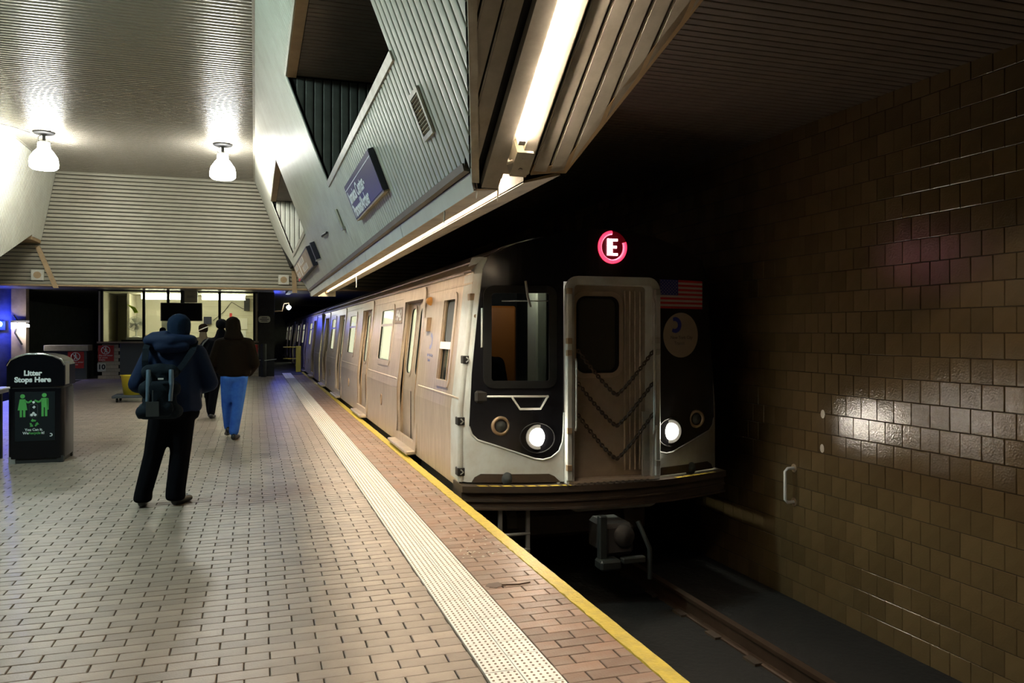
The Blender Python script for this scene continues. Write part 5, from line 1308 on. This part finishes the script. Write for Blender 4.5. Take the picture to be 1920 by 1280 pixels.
blob('trousers', [((.0, 0, .86), (.14, .15, .1), (.17, 0, .86), (.14, .15, .1)), ((-.02, 0, .84), .125, (-.1, .025, .48), .09), ((-.1, .025, .48), .09, (-.185, .0, .13), (.08, .1, .08)), ((.14, 0, .84), .13, (.13, .025, .48), .095), ((.13, .025, .48), .095, (.09, .0, .13), (.09, .11, .08)), ((-.185, -.0, .13), (.08, .1, .08), (-.19, 0, .07), (.085, .11, .04)), ((.09, 0, .13), (.09, .11, .08), (.09, 0, .07), (.092, .115, .04))], m['blackcloth'], p1, .013, 4)
shoe((-.19, -.05, 0), (-.21, .2, 0), m['shoe'], p1); shoe((.09, -.05, 0), (.2, .16, 0), m['shoe'], p1)
# small white half-dome badge on the right shoulder
q = MB()
for r0, r1 in ((.0, .008), (.013, .02), (.025, .033)):
    A_ = [i * PI / 2 / 6 for i in range(7)]
    P = [(.235 + r0 * math.cos(a_) - .02, r0 * math.sin(a_)) for a_ in A_] + [(.235 + r1 * math.cos(a_) - .02, r1 * math.sin(a_)) for a_ in A_[::-1]]
    q.prism([(a - .795, 8.07 - .168 + .028 * (1) * 0, 1.405 + b) for a, b in P], (0, -.004, 0))
obj('badge', q, m['print'], p1)
# his backpack
bx = Vector((-.795 - .015, 8.07, 0))
bp = thing('backpack', 'dark backpack with pale reflective bands worn by the commuter in the navy parka', 'backpack', (bx.x, 8.07 - .3, .8))
def B(x, y, z): return Vector((x, y + .3, z - .8))
def bl_(name, parts, mt, vx=.012): return blob(name, [(B(*a), ra, B(*b), rb) for a, ra, b, rb in parts], mt, bp, vx, 3)
bl_('main_compartment', [((-.09, -.27, 1.25), (.07, .08, .07), (.09, -.27, 1.25), (.07, .08, .07)), ((-.1, -.3, 1.1), (.08, .11, .08), (.1, -.3, 1.1), (.08, .11, .08)), ((-.12, -.31, .9), (.08, .12, .07), (.12, -.31, .9), (.08, .12, .07)), ((0, -.27, 1.28), (.1, .07, .05), (0, -.31, .9), (.16, .12, .07))], m['bag'])
bl_('front_pocket', [((-.05, -.4, 1.1), (.05, .04, .08), (.07, -.4, 1.1), (.05, .04, .08)), ((-.06, -.41, .93), (.05, .04, .07), (.08, -.41, .93), (.05, .04, .07)), ((0, -.4, 1.1), (.08, .04, .08), (0, -.41, .93), (.1, .04, .07))], m['bag'])
bl_('side_pouch', [((-.14, -.3, .92), (.04, .07, .06), (-.165, -.27, .87), (.03, .06, .04))], m['grey'])
def w1(x, y, z): return (bx.x + x, 8.07 + y, z)
for x in (-.085, .1):
    q = MB(); q.tube([w1(x, -.362, 1.27), w1(x + .005, -.41, 1.16), w1(x - .0, -.435, 1.0)], [.02, .021, .016], 8); obj('reflective_band', q, m['reflect'], bp)
q = MB(); q.box(w1(-.095, -.463, .87), w1(.01, -.45, 1.0)); obj('clear_tag', q, m['grey'], bp)
q = MB(); q.tube([w1(-.04, -.455, 1.0), w1(-.04, -.455, 1.1)], .004, 5); obj('tag_cord', q, m['grey'], bp)
q = MB(); q.box(w1(.0, -.447, 1.19), w1(.045, -.435, 1.205)); obj('maker_tab', q, m['print'], bp)
for pts in ([(.12, -.24, 1.22), (.2, -.225, 1.33), (.265, -.165, 1.44), (.28, -.04, 1.52), (.26, .1, 1.47)], [(-.12, -.24, 1.22), (-.13, -.225, 1.35), (-.13, -.17, 1.45), (-.12, -.04, 1.53), (-.1, .1, 1.47)]):
    q = MB()
    P = [Vector(w1(*p)) for p in pts]
    for a_, b_ in zip(P, P[1:]):
        d = (b_ - a_).normalized(); sx_ = d.cross(Vector((0, -1, .4))).normalized() * .026; nn = sx_.cross(d).normalized() * .008
        q.hull([v + s1 * sx_ + s2 * nn for v in (a_ - d * .006, b_ + d * .006) for s1 in (-1, 1) for s2 in (-1, 1)])
    obj('shoulder_strap', q, m['bag'], bp)

# 2: walker in blue jeans
p2 = thing('person', 'person walking away in a dark brown hooded jacket and blue jeans', 'person', (-.35, 12.75, 0))
blob('body', face((.035, .03, 1.70)) + [((.05, 0, 1.52), (.1, .08, .06), (.05, 0, 1.3), (.17, .11, .1)), ((.05, 0, 1.3), (.16, .1, .1), (.04, 0, .95), (.14, .11, .1)), ((-.03, 0, .95), .09, (-.06, .12, .52), .06), ((-.06, .12, .52), .06, (-.03, .3, .14), .045), ((.13, 0, .95), .09, (.1, .0, .52), .06), ((.1, .0, .52), .06, (.045, -.08, .1), .045),
      ((-.14, 0, 1.44), .06, (-.24, .0, 1.16), .045), ((-.24, 0, 1.16), .045, (-.14, .22, 1.04), .03), ((.24, 0, 1.44), .06, (.32, -.02, 1.14), .045), ((.32, -.02, 1.14), .045, (.24, .2, .98), .03)] + hand((-.14, .22, 1.04), (.5, .7, -.3)) + hand((.24, .2, .98), (-.5, .7, -.3)), m['skin'], p2, .010, 3)
eyes((.035, .03, 1.70), p2)
blob('jacket', [((-.08, 0, 1.45), (.13, .12, .09), (.18, 0, 1.45), (.13, .12, .09)), ((.05, 0, 1.4), (.23, .16, .12), (.05, 0, 1.15), (.25, .17, .14)), ((.05, 0, 1.15), (.25, .17, .14), (.06, 0, .98), (.24, .17, .07)), ((-.14, 0, 1.43), .1, (-.25, 0, 1.14), .085), ((-.25, 0, 1.14), .085, (-.15, .22, 1.03), .065), ((.25, 0, 1.43), .1, (.335, -.02, 1.14), .09), ((.335, -.02, 1.14), .09, (.26, .2, .99), .065), ((.05, -.05, 1.5), (.13, .1, .07), (.04, -.02, 1.6), (.09, .09, .05))], m['brownj'], p2, .014, 4)
blob('hood', [((.035, -.005, 1.74), (.112, .125, .112), (.04, -.02, 1.66), (.118, .125, .1)), ((.04, -.05, 1.62), (.11, .1, .08), (.05, -.07, 1.53), (.15, .1, .06))], m['brownj'], p2, .011, 4)
blob('jeans', [((-.02, 0, .93), (.13, .14, .1), (.13, 0, .93), (.13, .14, .1)), ((-.03, .0, .9), .12, (-.055, .13, .5), .082), ((-.055, .13, .5), .082, (-.035, .28, .16), .07), ((.13, 0, .9), .125, (.105, .0, .5), .085), ((.105, .0, .5), .085, (.05, -.07, .13), .075)], m['jeans'], p2, .013, 4)
shoe((-.04, .2, .07), (-.06, .44, .0), m['shoe'], p2); shoe((.045, -.12, 0), (.1, .14, 0), m['shoe'], p2)

# 3: leaning figure beside the walker
p3 = thing('person', 'person all in black leaning sideways, half hidden behind the walker in jeans', 'person', (-.8, 16.0, 0))
blob('body', face((.2, .05, 1.72)) + [((.17, .03, 1.54), (.09, .08, .06), (.1, 0, 1.3), (.16, .11, .1)), ((.1, 0, 1.3), (.16, .1, .1), (.0, 0, .95), (.14, .11, .1)), ((-.06, 0, .95), .09, (-.03, .1, .52), .06), ((-.03, .1, .52), .06, (.0, .15, .1), .045), ((.1, 0, .95), .09, (.07, .0, .52), .06), ((.07, .0, .52), .06, (.02, -.05, .1), .045), ((-.05, 0, 1.4), .06, (-.2, .05, 1.2), .045), ((-.2, .05, 1.2), .045, (-.18, .1, .9), .03), ((.3, 0, 1.42), .06, (.36, .05, 1.15), .045), ((.36, .05, 1.15), .045, (.3, .2, .95), .03)] + hand((-.18, .1, .9), (0, .2, -1)) + hand((.3, .2, .95), (-.3, .7, -.6)), m['skin'], p3, .010, 3)
eyes((.2, .05, 1.72), p3)
blob('coat', [((.02, 0, 1.42), (.12, .12, .09), (.26, 0, 1.47), (.12, .12, .09)), ((.12, 0, 1.4), (.22, .15, .12), (.04, 0, 1.1), (.24, .17, .14)), ((.04, 0, 1.1), (.24, .17, .14), (.0, 0, .75), (.24, .17, .07)), ((-.05, 0, 1.4), .1, (-.21, .05, 1.2), .08), ((-.21, .05, 1.2), .08, (-.19, .1, .97), .065), ((.31, 0, 1.42), .1, (.37, .05, 1.15), .085), ((.37, .05, 1.15), .085, (.31, .18, 1.0), .065), ((.17, -.02, 1.48), .1, (.195, 0, 1.61), .088)], m['blackcloth'], p3, .014, 4)
blob('hat', [((.2, .02, 1.79), (.105, .12, .08), (.2, .0, 1.74), (.105, .118, .07))], m['blackcloth'], p3, .011, 4)
blob('trousers', [((-.05, 0, .85), .13, (-.03, .1, .5), .085), ((-.03, .1, .5), .085, (.0, .15, .13), .075), ((.1, 0, .85), .13, (.07, .0, .5), .085), ((.07, .0, .5), .085, (.02, -.05, .12), .075)], m['blackcloth'], p3, .013, 4)
shoe((.02, -.1, 0), (.06, .15, 0), m['shoe'], p3); shoe((.0, .1, 0), (-.02, .35, 0), m['shoe'], p3)
bag = thing('shoulder_bag', 'dark grey shoulder bag hanging by the side of the person in black', 'bag', (-1.1, 15.6, .45))
q = MB(); q.box((-1.22, 15.62, .45), (-.94, 15.8, .85), 0, .03); obj('bag', q, m['grey'], bag)
q = MB(); q.tube([(-1.18, 15.71, .84), (-1.04, 15.76, 1.15), (-.9, 15.84, 1.42), (-.82, 15.93, 1.5)], .014, 6); q.tube([(-1.0, 15.6, .5), (-.97, 15.6, .38), (-.95, 15.6, .25)], .008, 5); obj('strap', q, m['grey'], bag)

# 4: person in brown with a striped cap
p4 = thing('person', 'person in an olive coat and dark cap with a pale stripe', 'person', (-1.15, 20.0, 0))
blob('body', face((.0, .05, 1.66)) + [((0, .02, 1.5), (.1, .08, .06), (0, 0, 1.28), (.16, .11, .1)), ((0, 0, 1.28), (.16, .1, .1), (0, 0, .95), (.14, .11, .1)), ((-.08, 0, .93), .09, (-.08, .02, .5), .06), ((-.08, .02, .5), .06, (-.09, 0, .1), .045), ((.08, 0, .93), .09, (.08, .02, .5), .06), ((.08, .02, .5), .06, (.09, 0, .1), .045), ((-.2, 0, 1.4), .06, (-.26, .02, 1.14), .045), ((-.26, .02, 1.14), .045, (-.22, .2, .96), .03), ((.2, 0, 1.4), .06, (.26, .02, 1.14), .045), ((.26, .02, 1.14), .045, (.22, .2, .96), .03)] + hand((-.22, .2, .96), (.3, .7, -.5)) + hand((.22, .2, .96), (-.3, .7, -.5)), m['skin'], p4, .010, 3)
eyes((.0, .05, 1.66), p4)
blob('coat', [((-.13, 0, 1.42), (.12, .12, .08), (.13, 0, 1.42), (.12, .12, .08)), ((0, 0, 1.38), (.22, .15, .12), (0, 0, 1.1), (.23, .17, .14)), ((0, 0, 1.1), (.23, .17, .14), (0, 0, .7), (.25, .18, .07)), ((-.2, 0, 1.4), .095, (-.27, .02, 1.14), .08), ((-.27, .02, 1.14), .08, (-.23, .2, 1.0), .06), ((.2, 0, 1.4), .095, (.27, .02, 1.14), .08), ((.27, .02, 1.14), .08, (.23, .2, 1.0), .06), ((0, -.03, 1.44), .1, (0, -.025, 1.58), .085)], m['oliv'], p4, .014, 4)
blob('cap', [((0, .02, 1.73), (.11, .12, .09), (0, -.0, 1.66), (.108, .118, .07))], m['brownj'], p4, .011, 4)
q = MB(); q.tube([Vector((-1.15, 20.0, 1.7)) + Vector((.113 * math.cos(a_ * PI / 14), .015 + .125 * math.sin(a_ * PI / 14), .05 * math.cos(a_ * PI / 14))) for a_ in range(28)], .009, 6, closed=True); obj('cap_stripe', q, m['paper'], p4)
blob('trousers', [((-.08, 0, .8), .12, (-.08, .02, .5), .085), ((-.08, .02, .5), .085, (-.09, 0, .12), .075), ((.08, 0, .8), .12, (.08, .02, .5), .085), ((.08, .02, .5), .085, (.09, 0, .12), .075)], m['blackcloth'], p4, .013, 4)
shoe((-.09, -.05, 0), (-.11, .2, 0), m['shoe'], p4); shoe((.09, -.05, 0), (.11, .2, 0), m['shoe'], p4)

# 5: dark-haired person close to the booth
p5 = thing('person', 'short dark-haired person in a dark coat right in front of the booth', 'person', (-2.68, 26.5, 0))
blob('body', face((.0, .05, 1.62)) + [((0, .02, 1.46), (.1, .08, .06), (0, 0, 1.25), (.16, .11, .1)), ((0, 0, 1.25), (.16, .1, .1), (0, 0, .92), (.14, .11, .1)), ((-.08, 0, .9), .09, (-.09, 0, .1), .045), ((.08, 0, .9), .09, (.09, 0, .1), .045), ((-.2, 0, 1.36), .06, (-.25, .02, 1.1), .045), ((-.25, .02, 1.1), .045, (-.22, .2, .95), .03), ((.2, 0, 1.36), .06, (.25, .02, 1.1), .045), ((.25, .02, 1.1), .045, (.22, .2, .95), .03)] + hand((-.22, .2, .95), (.3, .7, -.5)) + hand((.22, .2, .95), (-.3, .7, -.5)), m['skin'], p5, .012, 3)
eyes((.0, .05, 1.62), p5)
blob('coat', [((-.13, 0, 1.38), (.12, .12, .08), (.13, 0, 1.38), (.12, .12, .08)), ((0, 0, 1.35), (.22, .15, .12), (0, 0, .75), (.24, .18, .08)), ((-.2, 0, 1.36), .09, (-.26, .02, 1.1), .08), ((-.26, .02, 1.1), .08, (-.22, .19, .98), .06), ((.2, 0, 1.36), .09, (.26, .02, 1.1), .08), ((.26, .02, 1.1), .08, (.22, .19, .98), .06)], m['blackcloth'], p5, .016, 4)
blob('hair', [((0, .01, 1.7), (.095, .11, .075), (0, -.02, 1.62), (.095, .1, .08))], m['blackcloth'], p5, .012, 4)
blob('trousers', [((-.08, 0, .8), .11, (-.09, 0, .12), .075), ((.08, 0, .8), .11, (.09, 0, .12), .075)], m['blackcloth'], p5, .016, 4)
shoe((-.09, -.05, 0), (-.11, .2, 0), m['shoe'], p5); shoe((.09, -.05, 0), (.11, .2, 0), m['shoe'], p5)

# 6: clerk seated behind the counter; 7: train driver in the cab
def seated(nm_label, loc, ang, hz, shirt, hairm, cat='person'):
    p = thing('person', nm_label, cat, loc)
    hc = (0, .04, hz)
    blob('body', face(hc) + [((0, .0, hz - .18), (.09, .08, .06), (0, 0, hz - .6), (.15, .11, .1)), ((-.09, 0, hz - .72), .09, (-.1, .4, hz - .7), .07), ((.09, 0, hz - .72), .09, (.1, .4, hz - .7), .07), ((-.1, .4, hz - .7), .07, (-.1, .42, hz - 1.1), .05), ((.1, .4, hz - .7), .07, (.1, .42, hz - 1.1), .05), ((-.19, 0, hz - .26), .055, (-.24, .02, hz - .5), .045), ((-.24, .02, hz - .5), .045, (-.2, .24, hz - .52), .03), ((.19, 0, hz - .26), .055, (.24, .02, hz - .5), .045), ((.24, .02, hz - .5), .045, (.2, .24, hz - .52), .03)] + hand((-.2, .24, hz - .52), (.2, .9, -.1)) + hand((.2, .24, hz - .52), (-.2, .9, -.1)), m['skin'], p, .010, 3, ang=ang)
    eyes(hc, p, 1., ang)
    blob('jacket', [((-.12, 0, hz - .25), (.11, .11, .07), (.12, 0, hz - .25), (.11, .11, .07)), ((0, 0, hz - .3), (.2, .14, .1), (0, 0, hz - .68), (.19, .15, .09)), ((-.2, 0, hz - .27), .085, (-.25, .02, hz - .5), .07), ((-.25, .02, hz - .5), .07, (-.2, .2, hz - .52), .055), ((.2, 0, hz - .27), .085, (.25, .02, hz - .5), .07), ((.25, .02, hz - .5), .07, (.2, .2, hz - .52), .055)], shirt, p, .014, 4, ang=ang)
    blob('hair', [((0, .02, hz + .06), (.092, .105, .065), (0, -.02, hz), (.092, .1, .07))], hairm, p, .011, 4, ang=ang)
    blob('trousers', [((-.09, 0, hz - .72), .11, (-.1, .4, hz - .7), .085), ((.09, 0, hz - .72), .11, (.1, .4, hz - .7), .085), ((-.1, .4, hz - .7), .085, (-.1, .42, hz - 1.05), .065), ((.1, .4, hz - .7), .085, (.1, .42, hz - 1.05), .065)], m['blackcloth'], p, .014, 4, ang=ang)
    return p
seated('brown-haired clerk sitting low behind the booth counter, below the fan', (-3.8, BY + 1.0, 0), PI, 1.43, m['oliv'], m['wood'])
t = thing('stool', 'dark stool under the clerk inside the booth', 'stool', (-3.8, BY + 1.0, 0))
q = MB(); q.lathe([(.0001, .53), (.2, .53), (.2, .58), (.0001, .58)], (-3.8, BY + 1.0, 0), n=18); obj('seat', q, m['blackm'], t)
q = MB(); q.tube([(-3.8, BY + 1.0, .05), (-3.8, BY + 1.0, .56)], .03, 8); q.lathe([(.0001, .05), (.2, .03), (.22, 0)], (-3.8, BY + 1.0, 0), n=16); obj('pedestal', q, m['blackm'], t)
seated('train driver in dark clothes sitting at the left of the cab window', (2.33, 8.4, .06), PI, 1.47, m['blackcloth'], m['blackcloth'])
t = thing('cab_seat', 'dark seat in the cab under the train driver', 'seat', (2.36, 8.46, .06))
q = MB(); q.box((2.18, 8.22, .5), (2.54, 8.58, .6), 0, .03); obj('cushion', q, m['blackm'], t)
q = MB(); q.tube([(2.36, 8.42, .05), (2.36, 8.42, .52)], .04, 8); obj('pedestal', q, m['blackm'], t)
